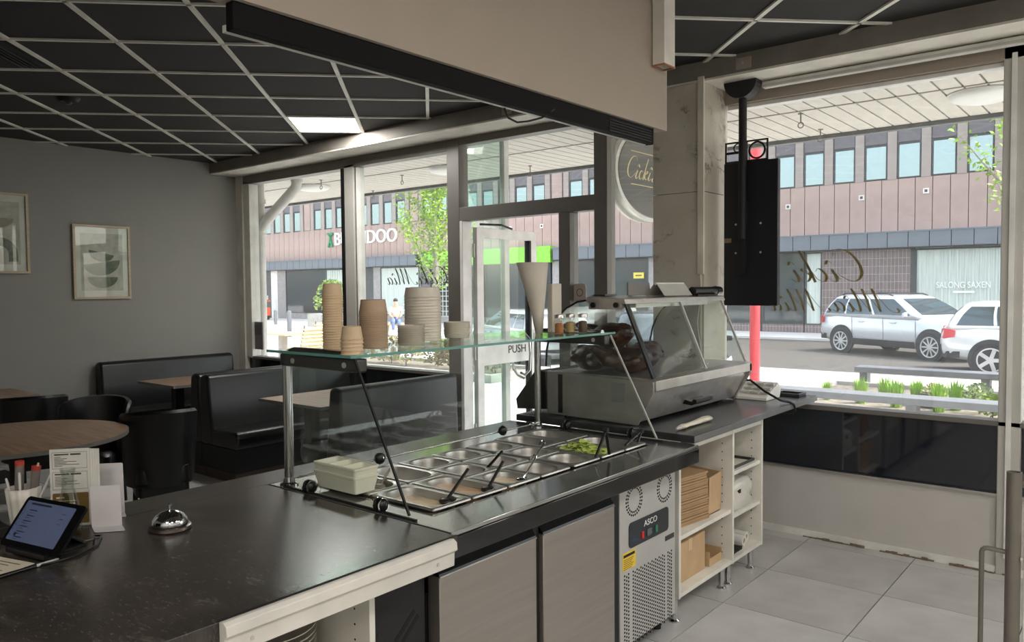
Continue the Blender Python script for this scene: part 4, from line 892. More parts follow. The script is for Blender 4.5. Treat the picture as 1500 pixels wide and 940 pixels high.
# gold script on the panes (reads from the street)
M['gold'] = mat('gold_foil', (140,120,66), .45, metal=.3)
dc = thing('window_lettering', 'gold script shop name on the large window', 'lettering', (-1.5,5.155,1.5))
cursive('Cicki', M['gold'], dc, (-1.88,5.1565,1.66), (1,0,0), (0,0,1), .46, .21, mirror=True)
cursive('Mia Mia', M['gold'], dc, (-2.0,5.1565,1.47), (1,0,0), (0,0,1), .80, .155, mirror=True)
dc = thing('window_lettering', 'dark script shop name on the window beside the door post', 'lettering', (-5.3,5.155,1.7))
cursive('Cicki Mia', mat('dark_foil',(60,66,56),.5), dc, (-5.85,5.1565,1.68), (1,0,0), (0,0,1), .82, .17, mirror=True)
t = thing('door_sticker', 'small pale sticker with a ring symbol on the entrance side pane', 'sticker', (-3.55,5.145,1.52)); obj('sheet', B().prism(rrect(-3.60,-3.485,1.52,1.67,.02),'y',5.143,5.1455), mat('pale_sticker',(214,196,186),.5), t)
b = B(); b.loft([[(-3.543+r_*math.cos(2*math.pi*i/20),y_,1.60+r_*math.sin(2*math.pi*i/20)) for i in range(20)] for r_, y_ in ((.032,5.1425),(.026,5.1425))], caps=False); obj('symbol', b, M['plinth'], t)
# ------------------------------------------------------------------ things on the slate worktop
t = thing('service_bell', 'chrome reception bell on a dark base', 'bell', (-2.352,1.168,.9)); c = (-2.352,1.168,.9)
obj('base', B().lathe([(0,.0005),(.060,.0005),(.064,.004),(.062,.012),(.052,.016),(0,.016)],40,c), mat('bronze_base',(88,78,72),.3,metal=.8), t, smooth=True)
obj('dome', B().lathe([(.053,.018),(.054,.023),(.050,.034),(.040,.047),(.024,.056),(.008,.060),(0,.0605)],40,c), M['chrome'], t, smooth=True); obj('button', B().lathe([(.0035,.06),(.0035,.072),(.007,.073),(.007,.078),(.0,.080)],16,c), M['chrome'], t, smooth=True)
# tablet on a stand
a = Vector((-2.557,.772,.912)); d = Vector((.263,.058,0)); un = d.normalized(); bk = Vector((-un.y,un.x,0)); up_ = (bk*.090+Vector((0,0,.118))); un2 = up_.normalized(); nn = un.cross(un2)
t = thing('tablet', 'tablet with lit order list leaning on a stand', 'tablet', tuple(a+d/2-Vector((0,0,.012))))
def slab(p, u, v, n_, th, m, name, par, r_=.012, bev=0):
    U = u.normalized(); V = v.normalized(); q = rrect(0,u.length,0,v.length,r_,4)
    b = B(); k = len(q); b.add([p+U*x+V*y_ for x, y_ in q]+[p+U*x+V*y_+n_*th for x, y_ in q],[tuple(range(k-1,-1,-1)),tuple(range(k,2*k))]+[(i,(i+1)%k,k+(i+1)%k,k+i) for i in range(k)])
    return obj(name, b, m, par, bevel=bev)
cs = slab(a, d, up_, -nn, -.008, mat('tablet_black',(8,8,9),.5,spec=.15), 'casing', t)
M['screen'] = mat('lit_screen', (84,94,124), .12, emit=.16, var=.05); M['ink'] = mat('screen_ink', (40,44,60), .3); 
p1_ = a+d*.05+up_*.12+nn*.0084; scn = slab(p1_, d*.82, up_*.80, nn, .0006, M['screen'], 'screen', t, .004)
def line(u, v, w_, h_, par=scn, m='ink'): slab(p1_+d*.82*u+up_*.80*v+nn*.0007, d*.82*w_, up_*.80*h_, nn, .0003, M[m], 'print_line', par, .0008)
line(.10,.91,.42,.045)
for k in range(6): line(.13,.76-.135*k,.16,.022); line(.02,.76-.13*k,.02,.03); line(.13,.71-.135*k,.10-.01*(k%2),.012)
for k in range(3): line(.80,.80-.12*k,.07,.018)
line(.10,.12,.05,.07)
obj('stand_lip', B().bar(a+d*.2-un2*.002+nn*.004, a+d*.85-un2*.002+nn*.004,.03,.014), M['black'], t); obj('stand_leg', B().bar(a+d*.5+up_*.5-nn*.004, Vector(((a+d*.5+bk*.13).x,(a+d*.5+bk*.13).y,.906)),.10,.006), M['blackm'], t); obj('stand_foot', B().bar(a+d*.5-Vector((0,0,.008)), Vector(((a+d*.5+bk*.13).x,(a+d*.5+bk*.13).y,.904)),.12,.006), M['blackm'], t)
tag(obj('charging_cable', B().tube([(-2.32,.905,.935),(-2.40,.96,.91),(-2.455,.985,.9045),(-2.44,1.0,.9045),(-2.36,.955,.9045),(-2.305,.88,.9045),(-2.30,.82,.9045),(-2.31,.76,.9045),(-2.30,.66,.9045)],.0032,8), M['black'], smooth=True), 'black charging cable looping beside the tablet', 'cable')
# menu cards in a holder, seen face on
fc = Vector((.78,-.62,0)).normalized(); sd = Vector((.62,.78,0)).normalized(); zv = Vector((0,0,1))
t = thing('menu_card', 'tall printed menu card with a brown panel at its foot', 'menu', (-2.62,.99,.9)); o_ = Vector((-2.666,.945,.9015))
mc = slab(o_, sd*.115, zv*.245, fc, .002, M['paper'], 'card', t, .001)
def mline(u, v, w_, h_, m): slab(o_+sd*.115*u+zv*.245*v+fc*.0022, sd*.115*w_, zv*.245*h_, fc, .0003, M[m], 'print_line', mc, .0004)
M['mink'] = mat('menu_ink', (70,62,56), .6); M['mbrown'] = mat('menu_brown', (118,92,48), .5); M['mpale'] = mat('menu_pale_ink', (220,206,176), .6)
for v0, v1 in ((.745,.955),(.475,.70)):
    q = B(); 
    for u_, v_, w_, h_ in ((.06,v0,.88,.004),(.06,v1,.88,.004),(.06,v0,.006,v1-v0),(.93,v0,.006,v1-v0)): mline(u_,v_,w_,h_,'mink')
    mline(.12,v1-.035,.36,.018,'mink'); mline(.52,v1-.037,.26,.022,'mink')
    for k in range(7): mline(.12,v1-.065-.019*k,(.16,.32,.24,.55,.30,.62,.2)[k],.007,'mink')
slab(o_+sd*.115*.05+zv*.245*.03+fc*.0022, sd*.115*.9, zv*.245*.40, fc, .0004, M['mbrown'], 'brown_panel', mc, .004)
for k in range(8): slab(o_+sd*.115*(.14+.02*(k%2))+zv*.245*(.36-.035*k)+fc*.0027, sd*.115*(.2,.5,.45,.55,.5,.3,.6,.4)[k], zv*.245*(.022 if k == 0 else .008), fc, .0003, M['mpale'], 'print_line', mc, .0004)
for k in range(5):
    tt = tag(slab(o_-fc*(.003+.003*k)+sd*(.006*k), sd*.115, zv*(.243-.001*k), fc, .002, M['paper'], 'menu_sheet', None, .001), 'plain sheet behind the printed menu card', 'menu', 'sheets behind the menu card')
t = thing('menu_holder', 'clear holder foot under the menu cards', 'holder', (-2.63,1.0,.9)); slab(o_-fc*.03-sd*.005-zv*.001, sd*.14, fc*.045, -zv, -.0012, M['cglass'], 'foot', t, .003)
slab(o_-fc*.024-sd*.003, sd*.13, zv*.12, fc, .002, M['cglass'], 'back_plate', t, .003)
# carafe
t = thing('glass_carafe', 'small empty clear glass bottle in front of the menu cards', 'bottle', (-2.548,.952,.9)); c = (-2.548,.952,.9008)
obj('glass_body', B().lathe([(0,0),(.032,0),(.035,.004),(.034,.05),(.028,.095),(.018,.14),(.0165,.175),(.021,.196),(.022,.202),(.019,.202),(.0145,.176),(.016,.141),(.026,.095),(.032,.05),(.033,.008),(0,.006)],32,c), glass('bottle_glass',(.86,.88,.86),1.5,k=1.6), t, smooth=True)
obj('dregs', B().lathe([(0,.006),(.032,.007),(.0325,.02),(0,.02)],24,c), mat('amber_liquid',(120,96,50),.1,alpha=.5), t, smooth=True)
# card stands
M['acryl'] = mat('white_acrylic', (206,200,200), .3)
def card_stand(label, p, s_, f_, wd, ht, lean, ft):
    t = thing('card_stand', label, 'card stand', tuple(p)); s_ = s_.normalized(); f_ = f_.normalized(); v = (zv*ht-f_*lean)
    nn_ = s_.cross(v).normalized(); slab(p, s_*wd, v, nn_, .0025, M['acryl'], 'back_plate', t, .006); slab(p+zv*.0005, s_*wd, f_*ft, zv, .0025, M['acryl'], 'foot_plate', t, .006)
card_stand('white L-shaped card stand with empty foot plate', Vector((-2.555,1.02,.9005)), Vector((.62,.78,0)), Vector((.85,-.25,0)), .088, .125, .03, .06)
card_stand('taller grey-white card stand behind the small one', Vector((-2.70,1.08,.9005)), Vector((.62,.78,0)), Vector((.85,-.3,0)), .10, .165, .03, .05)
# fluted cup with pens and picks
t = thing('fluted_cup', 'white fluted cup holding pens and packets', 'cup', (-2.78,.905,.9)); c = (-2.78,.905)
rg = [[(c[0]+(r_*(1+.04*math.cos(12*a)))*math.cos(a), c[1]+(r_*(1+.04*math.cos(12*a)))*math.sin(a), .9005+z) for a in [2*math.pi*i/72 for i in range(72)]] for z, r_ in ((0,.036),(.01,.038),(.08,.046),(.118,.050),(.118,.046),(.08,.042),(.012,.034))]
b = B().loft(rg, caps=False); b.f.append(tuple(range(71,-1,-1))); b.f.append(tuple(6*72+i for i in range(72))); obj('cup_body', b, M['china'], t, smooth=2)
M['redcap'] = mat('red_cap', (176,60,44), .5)
for k, (dx, dy) in enumerate(((-.008,-.012),(.012,.018))):
    t = thing('toothpick_tube', 'grey tube with red cap standing in the fluted cup', 'tube', (c[0]+dx,c[1]+dy,.915), group='red capped tubes')
    p_ = Vector((c[0]+dx,c[1]+dy,.915)); q_ = p_+Vector((.010,.004+.01*k,.175-.02*k)); obj('tube', B().cyl(p_,q_,.013,n=14), mat('grey_tube',(120,114,108),.3), t, smooth=True); obj('cap', B().cyl(q_,q_+(q_-p_).normalized()*.014,.0135,n=14), M['redcap'], t, smooth=True)
for k, (dx, dy, lx, ly, m, lab) in enumerate(((-.028,-.02,-.03,-.035,'white','white stirrer leaning out of the fluted cup'),(.018,-.018,.035,-.02,'white','white pen with rounded tip in the fluted cup'),(.03,.018,.03,.035,'kraft','wooden pick leaning in the fluted cup'),(.0,.03,.06,.06,'white','white straw leaning far over the fluted cup rim'))):
    p_ = Vector((c[0]+dx*.6,c[1]+dy*.6,.914)); q_ = Vector((c[0]+lx,c[1]+ly,.914+(.125,.15,.17,.14)[k])); tag(obj('stirrer', B().tube([p_,q_,q_+(q_-p_).normalized()*.01],[.003,.004,.003],8), M[m], smooth=True), lab, 'stirrer')
tag(obj('brass_ball', B().sph((-2.745,1.02,.918),.018,16,10), mat('brass',(150,110,50),.2,metal=1), smooth=2), 'small brass ball ornament behind the tablet', 'ornament')
tag(obj('black_device', B().box(-3.0+.25,-2.66,.45,.83,.9002,.935), M['blackm'], bevel=.005), 'flat black device behind the fluted cup', 'device')
# papers and pen
t = thing('printed_leaflet', 'cream printed leaflet lying before the tablet', 'leaflet', (-2.42,.7,.9)); P_ = [Vector((-2.56,.72,.9004)),Vector((-2.345,.785,.9004)),Vector((-2.30,.655,.9004)),Vector((-2.52,.59,.9004))]
b = B().add(P_+[p+zv*.0012 for p in P_],[(3,2,1,0),(4,5,6,7),(0,1,5,4),(1,2,6,5),(2,3,7,6),(3,0,4,7)]); lf_ = obj('sheet', b, mat('cream_sheet',(226,214,190),.6), t)
u_ = (P_[1]-P_[0]); v_ = (P_[3]-P_[0])
for k in range(6): q = P_[0]+u_*.08+v_*(.15+.12*k)+zv*.0013; b = B().add([q,q+u_*(.8-.1*(k%3)),q+u_*(.8-.1*(k%3))+v_*.03,q+v_*.03,],[(0,1,2,3)]); obj('print_line', b, M['mink'], lf_)
t = thing('pen', 'dark pen with silver tip lying beside the leaflet', 'pen', (-2.30,.75,.9)); obj('barrel', B().cyl((-2.285,.66,.9055),(-2.305,.775,.9055),.005,n=12), M['black'], t, smooth=True); obj('tip', B().cyl((-2.305,.775,.9055),(-2.318,.835,.9055),.0046,.003,12), M['alu'], t, smooth=True)
# ------------------------------------------------------------------ tube rack at the kitchen side
t = thing('tube_rack', 'grey tubular steel rack with a welded rod and white panel', 'rack', (-.31,2.8,0)); M['tube'] = mat('dull_steel_tube', (124,118,110), .45, metal=.5)
b = B(); n = 24; b.loft([[(-.322+r_*math.cos(2*math.pi*i/n),2.8+r_*math.sin(2*math.pi*i/n),z) for i in range(n)] for r_, z in ((.021,0),(.021,1.065),(.017,1.065),(.017,.9))], caps=False); obj('upright', b, M['tube'], t, smooth=True)
obj('rod', B().tube([(-.405,2.8,0),(-.405,2.8,.80)]+[(-.405+.015*(1-math.cos(R(a))),2.8,.80+.015*math.sin(R(a))) for a in (30,60,90)]+[(-.33,2.8,.812)],.0075,12), M['tube'], t, smooth=True)
obj('hand_rail', B().tube([(-.31,2.81,1.045),(-.27,2.87,1.0),(-.2,2.95,.99),(.4,2.95,.99)],.018,14), M['tube'], t, smooth=True); obj('panel', B().box(-.295,.4,2.80,2.83,.05,.88), M['white'], t, bevel=.004)
obj('upright', B().cyl((.42,2.8,0),(.42,2.8,1.06),.021,n=20), M['tube'], t, smooth=True); obj('screw', B().cyl((-.301,2.79,.80),(-.295,2.79,.80),.006,n=8), M['alu'], t)
# ------------------------------------------------------------------ outside: ground
GZ = -.15
M['pave'] = mat('pale_stone_paving', (204,202,198), .8, var=.1, scale=1.5, bump=.1, bscale=8)
M['asphalt'] = mat('asphalt', (134,136,140), .85, var=.15, scale=3, bump=.2, bscale=60)
pv = struct('pavement', B().box(-75,14,5.34,29.2,GZ-.3,GZ-.012), M['grout'])
obj('plaza_surface', B().box(-75,-9.4,5.34,16.6,GZ-.012,GZ), M['pave'], pv); obj('plaza_surface', B().box(-75,-19,16.6,29.2,GZ-.012,GZ), M['pave'], pv)
obj('near_strip', B().box(-9.4,14,5.34,11.0,GZ-.012,GZ), M['pave'], pv); obj('far_walk', B().box(-19,14,25.9,29.2,GZ-.012,GZ+.06), M['pave'], pv)
fp = None
for i in range(15):
    for j in range(6):
        x = -9.4+.93*i; y = 11.0+.93*j
        if fp is None: fp = obj('paving_slab', B().box(x+.008,x+.922,y+.008,y+.922,GZ-.012,GZ), M['pave'], pv)
        else: q = fp.copy(); col.objects.link(q); q.location = (.93*i,.93*j,.003*math.sin(i*3+j*5)); ORG[q] = ORG[fp]
struct('road', B().box(-19,14,16.6,25.9,GZ-.10,GZ-.03), M['asphalt']); struct('kerb', B().box(-19,14,16.5,16.68,GZ-.10,GZ+.004), mat('granite_kerb',(170,168,166),.8,var=.2))
# ------------------------------------------------------------------ the canopy over the pavement
cn = struct('roof_canopy', B().box(-14.5,3,-1.8,8.42,3.235,3.75), mat('canopy_concrete',(150,146,140),.8))
M['slat'] = mat('pale_timber_slat', (200,194,184), .55, var=.06, scale=4, stretch=(6,1,1))
s0 = None
for k in range(106):
    x = -14.4+.163*k
    for y0, y1 in ((5.36,7.08),(7.10,8.36)):
        if s0 is None or k == 0: s0 = s0 or {}; s0[y0] = obj('soffit_slat', B().box(x,x+.146,y0,y1,3.20,3.222), M['slat'], cn)
        else: q = s0[y0].copy(); col.objects.link(q); q.location = (.163*k,0,0); ORG[q] = ORG[cn]
obj('backing', B().box(-14.5,3,5.34,8.4,3.222,3.235), M['blackm'], cn); obj('edge_fascia', B().box(-14.5,3,8.37,8.45,3.16,3.5), mat('dark_fascia',(96,98,98),.5), cn); obj('seam_batten', B().box(-14.5,3,7.075,7.105,3.195,3.205), mat('grey_batten',(130,122,110),.6), cn)
M['opal'] = mat('opal_lamp', (232,232,228), .4, var=.02)
for k, (x, y) in enumerate(((-1.12,7.41),(-9.8,7.2),(-7.1,7.3))):
    t = thing('soffit_lamp', 'round white opal lamp under the slatted canopy', 'lamp', (x,y,3.11), group='canopy lamps')
    obj('diffuser', B().lathe([(0,-.085),(.12,-.082),(.21,-.06),(.245,-.03),(.25,0),(0,0)],36,(x,y,3.2)), M['opal'], t, smooth=True); obj('rim', B().lathe([(.25,-.012),(.258,-.01),(.258,0),(.25,0)],36,(x,y,3.2)), M['alu'], t, smooth=True)
for x, y in ((-2.52,7.2),(-2.62,8.05),(-8.0,7.35),(-9.6,8.2),(-9.2,6.9),(-6.2,7.9)):
    t = thing('ceiling_hook', 'small metal eye hook under the slatted canopy', 'hook', (x,y,3.06), group='canopy hooks')
    obj('stem', B().cyl((x,y,3.2),(x,y,3.12),.006,n=8), M['tube'], t); obj('eye', B().tube([(x+.025*math.cos(R(a)),y,3.095+.025*math.sin(R(a))) for a in range(0,361,30)],.005,6), M['tube'], t, smooth=True); obj('flange', B().cyl((x,y,3.2),(x,y,3.193),.025,n=12), M['tube'], t)
# downpipe at the corner
t = thing('downpipe', 'thick white drain pipe with a slanting branch outside the corner window', 'pipe', (-10.3,6.5,GZ)); M['pipe'] = mat('white_pipe', (206,204,198), .4)
obj('riser', B().cyl((-10.12,6.5,GZ),(-10.12,6.5,3.2),.065,n=20), M['pipe'], t, smooth=True); obj('branch', B().tube([(-10.12,6.5,2.5),(-9.98,6.52,2.66),(-9.55,6.6,2.98),(-9.4,6.62,3.09),(-9.38,6.62,3.2)],.075,16), M['pipe'], t, smooth=True)
for p, q in (((-10.12,6.5,2.44),(-10.12,6.5,2.52)),((-10.12,6.5,2.9),(-10.12,6.5,2.96)),((-9.38,6.62,3.15),(-9.38,6.62,3.2)),((-10.12,6.5,1.5),(-10.12,6.5,1.56))): obj('collar', B().cyl(p,q,.085,n=20), M['pipe'], t, smooth=True)
# ------------------------------------------------------------------ oval hanging sign
t = thing('hanging_sign', 'oval dark double-sided shop sign hanging on iron scrolls', 'sign', (-4.0,7.05,2.33)); M['signface'] = mat('smoky_sign_face', (92,92,86), .15, var=.03, scale=2); M['signrim'] = mat('pale_sign_rim', (206,204,196), .35, metal=.3); M['iron'] = mat('wrought_iron', (74,72,68), .5)
def oval(x, a, c, n=56): return [(x,7.05+a*math.cos(2*math.pi*i/n),2.77+c*math.sin(2*math.pi*i/n)) for i in range(n)]
obj('drum', B().loft([oval(-4.10,.66,.44),oval(-4.10,.70,.47),oval(-4.07,.70,.47),oval(-4.07,.66,.44),oval(-3.99,.66,.44),oval(-3.99,.70,.47),oval(-3.96,.70,.47),oval(-3.96,.66,.44)]), M['signrim'], t, smooth=True)
obj('face', B().loft([oval(-3.96,.655,.435),oval(-3.952,.645,.43)]), M['signface'], t); obj('face', B().loft([oval(-4.10,.655,.435),oval(-4.108,.645,.43)]), M['signface'], t)
M['sgold'] = mat('pale_gold', (214,196,140), .4)
cursive('Cicki Mia', M['sgold'], t, (-3.951,6.56,2.70), (0,1,0), (0,0,1), .98, .22, .001)
for z in (2.64,2.96): obj('rule', B().box(-3.952,-3.950,6.62,7.45,z,z+.008), M['sgold'], t)
def scroll(cy, cz, s_): return [(-4.03,cy+s_*(.012+.011*k/4)*math.cos(k*.55),cz+(.012+.011*k/4)*math.sin(k*.55)) for k in range(18)]
for cy, s_ in ((6.72,1),(6.92,-1),(7.12,1),(7.36,-1)): obj('scroll', B().tube(scroll(cy,3.21-.06+.0,s_),.009,6), M['iron'], t, smooth=True)
for y in (6.75,7.35): obj('hanger', B().bar((-4.03,y,3.2),(-4.03,y,3.13),.02,.02), M['iron'], t)
# ------------------------------------------------------------------ the building across the street
BY = 28.92
bd = thing('street_building', 'brown metal-clad building with a row of windows across the street', 'building', (-22,BY,GZ))
M['clad'] = mat('brown_metal_cladding', (172,148,140), .45, var=.12, scale=1.2, metal=.15); M['cladg'] = mat('grey_brown_cladding', (160,148,142), .45, var=.12, scale=1.2, metal=.15)
M['band'] = mat('grey_metal_band', (112,118,126), .4, metal=.3, var=.12, scale=2); M['wpane'] = mat('coated_window_glass', (146,162,164), .03, metal=.8, var=.03, spec=.9); M['updark'] = mat('dark_upper_panel', (104,100,104), .4, var=.1)
M['sframe'] = mat('dark_shop_frame', (62,64,66), .4)
obj('wall', B().box(-75,14,BY+.05,BY+8,GZ,11), M['updark'], bd)
c0 = {}
k = 0
for i in range(-92, 22):                                          # cladding panels, half a window bay each
    x = i*.5235
    for nm, z0, z1 in (('low',3.42,5.22),):
        m = M['clad']; key = (nm, x > -24)
        if key not in c0: c0[key] = (obj('cladding_panel', B().box(x+.012,x+.511,BY-.03,BY+.05,z0,z1), m, bd), i)
        else: q = c0[key][0].copy(); col.objects.link(q); q.location = ((i-c0[key][1])*.5235,0,0); ORG[q] = ORG[bd]
w0 = None
for i in range(-46, 11):                                          # window bays
    x = -7.82-.02+i*1.047+7*1.047*0
    blank = (i % 9 == 5)
    if w0 is None or blank:
        if blank:
            obj('blank_panel', B().box(x+.02,x+.60,BY-.02,BY+.05,5.25,7.1), M['clad'], bd)
        else:
            wf_ = obj('window', B().ring((x-.05,x+.67,5.24,6.42),(x-.01,x+.63,5.28,6.38),'y',BY-.02,BY+.05), M['sframe'], bd)
            pn = obj('pane', B().box(x-.01,x+.63,BY+.02,BY+.03,5.28,6.38), M['wpane'], wf_); pi = obj('pilaster', B().box(x+.69,x+.978,BY-.05,BY+.05,5.22,8), M['cladg'], wf_); up2 = obj('upper_panel', B().box(x-.04,x+.66,BY,BY+.05,6.46,7.2), M['updark'], wf_)
            w0 = (wf_, pn, pi, up2, i)
        if blank and w0 is not None: q = w0[2].copy(); col.objects.link(q); q.parent = bd; q.location = ((i-w0[4])*1.047,0,0); ORG[q] = ORG[bd]
    else:
        q = w0[0].copy(); col.objects.link(q); q.location = ((i-w0[4])*1.047,0,0); ORG[q] = ORG[bd]
        for c_ in w0[1:4]: c2 = c_.copy(); col.objects.link(c2); c2.parent = q; ORG[c2] = ORG[bd]
b0 = None
for i in range(-73, 20):                                          # band over the shops
    x = i*.64
    if -30.6 < x < -21.2: continue
    if b0 is None: b0 = (obj('band_panel', B().box(x+.012,x+.628,BY-.40,BY-.30,2.90,3.40), M['band'], bd), i)
    else: q = b0[0].copy(); col.objects.link(q); q.location = ((i-b0[1])*.64,0,0); ORG[q] = ORG[bd]
obj('band_ledge', B().box(-75,-30.2,BY-.42,BY,3.40,3.45), M['band'], bd); obj('band_ledge', B().box(-21.2,13,BY-.42,BY,3.40,3.45), M['band'], bd)
obj('band_backing', B().box(-75,-30.2,BY-.30,BY,2.86,3.42), M['sframe'], bd); obj('band_backing', B().box(-21.2,13,BY-.30,BY,2.86,3.42), M['sframe'], bd)
M['lime'] = mat('lime_green_fascia', (132,196,70), .4); obj('lime_fascia', B().box(-29.6,-21.3,BY-.35,BY,2.80,3.55), M['lime'], bd)
M['shopglass'] = mat('dark_shop_glass', (60,68,70), .05, var=.04, scale=.8, spec=.8); M['curtain'] = mat('pale_curtain', (196,204,196), .7, stretch=(9,1,.3), scale=3, var=.16); M['stone'] = mat('grey_stone', (156,152,150), .8, var=.12)
def brick_mat():
    m = mat('glazed_brown_brick', (120,106,102), .35); nt = m.node_tree; n = nt.nodes; p = n['Principled BSDF']; bt = n.new('ShaderNodeTexBrick'); mp = n.new('ShaderNodeMapping'); tc = n.new('ShaderNodeTexCoord')
    mp.inputs['Rotation'].default_value = (R(90),0,0); nt.links.new(tc.outputs['Object'], mp.inputs[0]); nt.links.new(mp.outputs[0], bt.inputs[0]); bt.inputs['Color1'].default_value = S(122,106,104); bt.inputs['Color2'].default_value = S(108,94,92); bt.inputs['Mortar'].default_value = S(168,160,158)
    bt.offset = 0; bt.inputs['Scale'].default_value = 1; bt.inputs['Brick Width'].default_value = .12; bt.inputs['Row Height'].default_value = .27; bt.inputs['Mortar Size'].default_value = .006; nt.links.new(bt.outputs[0], p.inputs['Base Color']); return m
M['brick'] = brick_mat()
for nm, x0, x1, m in (('garage_opening',-47.5,-43.9,'sframe'),('white_column',-43.9,-43.2,'white'),('stone_column',-43.2,-42.3,'stone'),('shop_window',-42.3,-38.2,'shopglass'),('curtained_window',-38.2,-35.4,'curtain'),('shop_door',-35.4,-33.9,'sframe'),('stone_column',-33.9,-33.3,'stone'),('shop_window',-33.3,-30.2,'curtain'),
    ('lattice_window',-29.4,-25.6,'shopglass'),('shop_window',-25.5,-21.5,'shopglass'),('stone_column',-21.4,-20.8,'stone'),('shop_window',-20.8,-16.4,'shopglass'),('stone_column',-16.4,-15.9,'stone'),('shop_window',-15.9,-11.6,'shopglass'),('shop_window',-11.5,-9.95,'shopglass'),('white_panel',-9.9,-9.3,'curtain'),('brick_wall',-9.3,-6.4,'brick'),('dark_column',-6.4,-6.25,'sframe'),('curtained_window',-6.25,-3.3,'curtain'),('dark_column',-3.3,-3.1,'sframe'),('shop_window',-3.1,4,'shopglass'),('shop_window',-60,-47.6,'shopglass')):
    dz = .35 if m in ('shopglass','curtain') else 0
    u = obj(nm, B().box(x0,x1,BY-.05+(.03 if dz else 0),BY+.04,GZ+dz,2.86), M[m], bd)
    if dz:
        obj('window_frame', B().ring((x0,x1,GZ+dz,2.84),(x0+.05,x1-.05,GZ+dz+.05,2.79),'y',BY-.06,BY-.021), M['sframe'], u); obj('plinth', B().box(x0,x1,BY-.06,BY+.04,GZ,GZ+dz), M['brick'] if x0 > -17 else M['stone'], u)
        if nm == 'curtained_window':
            for q in range(int((x1-x0)/.22)): obj('curtain_fold', B().cyl((x0+.15+.22*q,BY-.02,GZ+.45),(x0+.15+.22*q,BY-.02,2.75),.045,n=8), M['curtain'], u, smooth=True)
lw = B()
for q in range(7): lw.box(-29.2+.25*q,-29.17+.25*q,BY-.09,BY-.07,.2,2.6)
for q in range(10): lw.box(-29.2,-27.66,BY-.09,BY-.07,.2+.26*q,.23+.26*q)
obj('lattice', lw, M['white'], bd)
for x, z in ((-10.55,4.55),(-7.98,4.68),(-5.95,4.75),(-22,4.5),(-23.9,4.5)): v_ = obj('wall_vent', B().box(x-.09,x+.09,BY-.06,BY-.03,z-.09,z+.09), M['white'], bd); obj('vent_core', B().box(x-.045,x+.045,BY-.065,BY-.06,z-.045,z+.045), M['sframe'], v_)
sgn = thing('shop_sign', 'white BUSHIDOO letter sign with a green figure on the cladding', 'sign', (-34.6,BY-.1,4.2)); M['lett'] = mat('white_sign_letters', (244,244,242), .4, var=.01)
text('BUSHIDOO', 'lettering', M['lett'], sgn, (-37.2,BY-.10,4.22), (1,0,0), (0,0,1), 5.35, .74, .10)
gm = mat('green_sign_figure', (46,140,96), .4); b = B()
for p, q in (((-37.65,4.95),(-37.65,4.55)),((-37.65,4.55),(-37.85,4.15)),((-37.65,4.55),(-37.45,4.15)),((-37.65,4.8),(-37.9,4.95)),((-37.65,4.8),(-37.4,4.95))): b.bar((p[0],BY-.1,p[1]),(q[0],BY-.1,q[1]),.1,.10,(0,1,0))
obj('green_figure', b, gm, sgn)
sgn = thing('window_script', 'white SALONG SAXEN lettering on the curtained shop window', 'sign', (-4.9,BY-.08,1.5)); text('SALONG SAXEN', 'lettering', M['lett'], sgn, (-5.6,BY-.085,1.52), (1,0,0), (0,0,1), 1.55, .20, .01); obj('small_print', B().box(-5.1,-4.5,BY-.088,BY-.082,1.36,1.42), M['lett'], sgn)
t = thing('yellow_sign', 'small yellow sign in the dark shop window across the street', 'sign', (-16.6,BY-.1,2.2)); obj('board', B().box(-17.1,-16.6,BY-.09,BY-.07,2.0,2.25), mat('yellow_board',(226,206,80),.5), t); obj('print', B().box(-17.0,-16.7,BY-.095,BY-.09,2.1,2.15), M['sframe'], t)
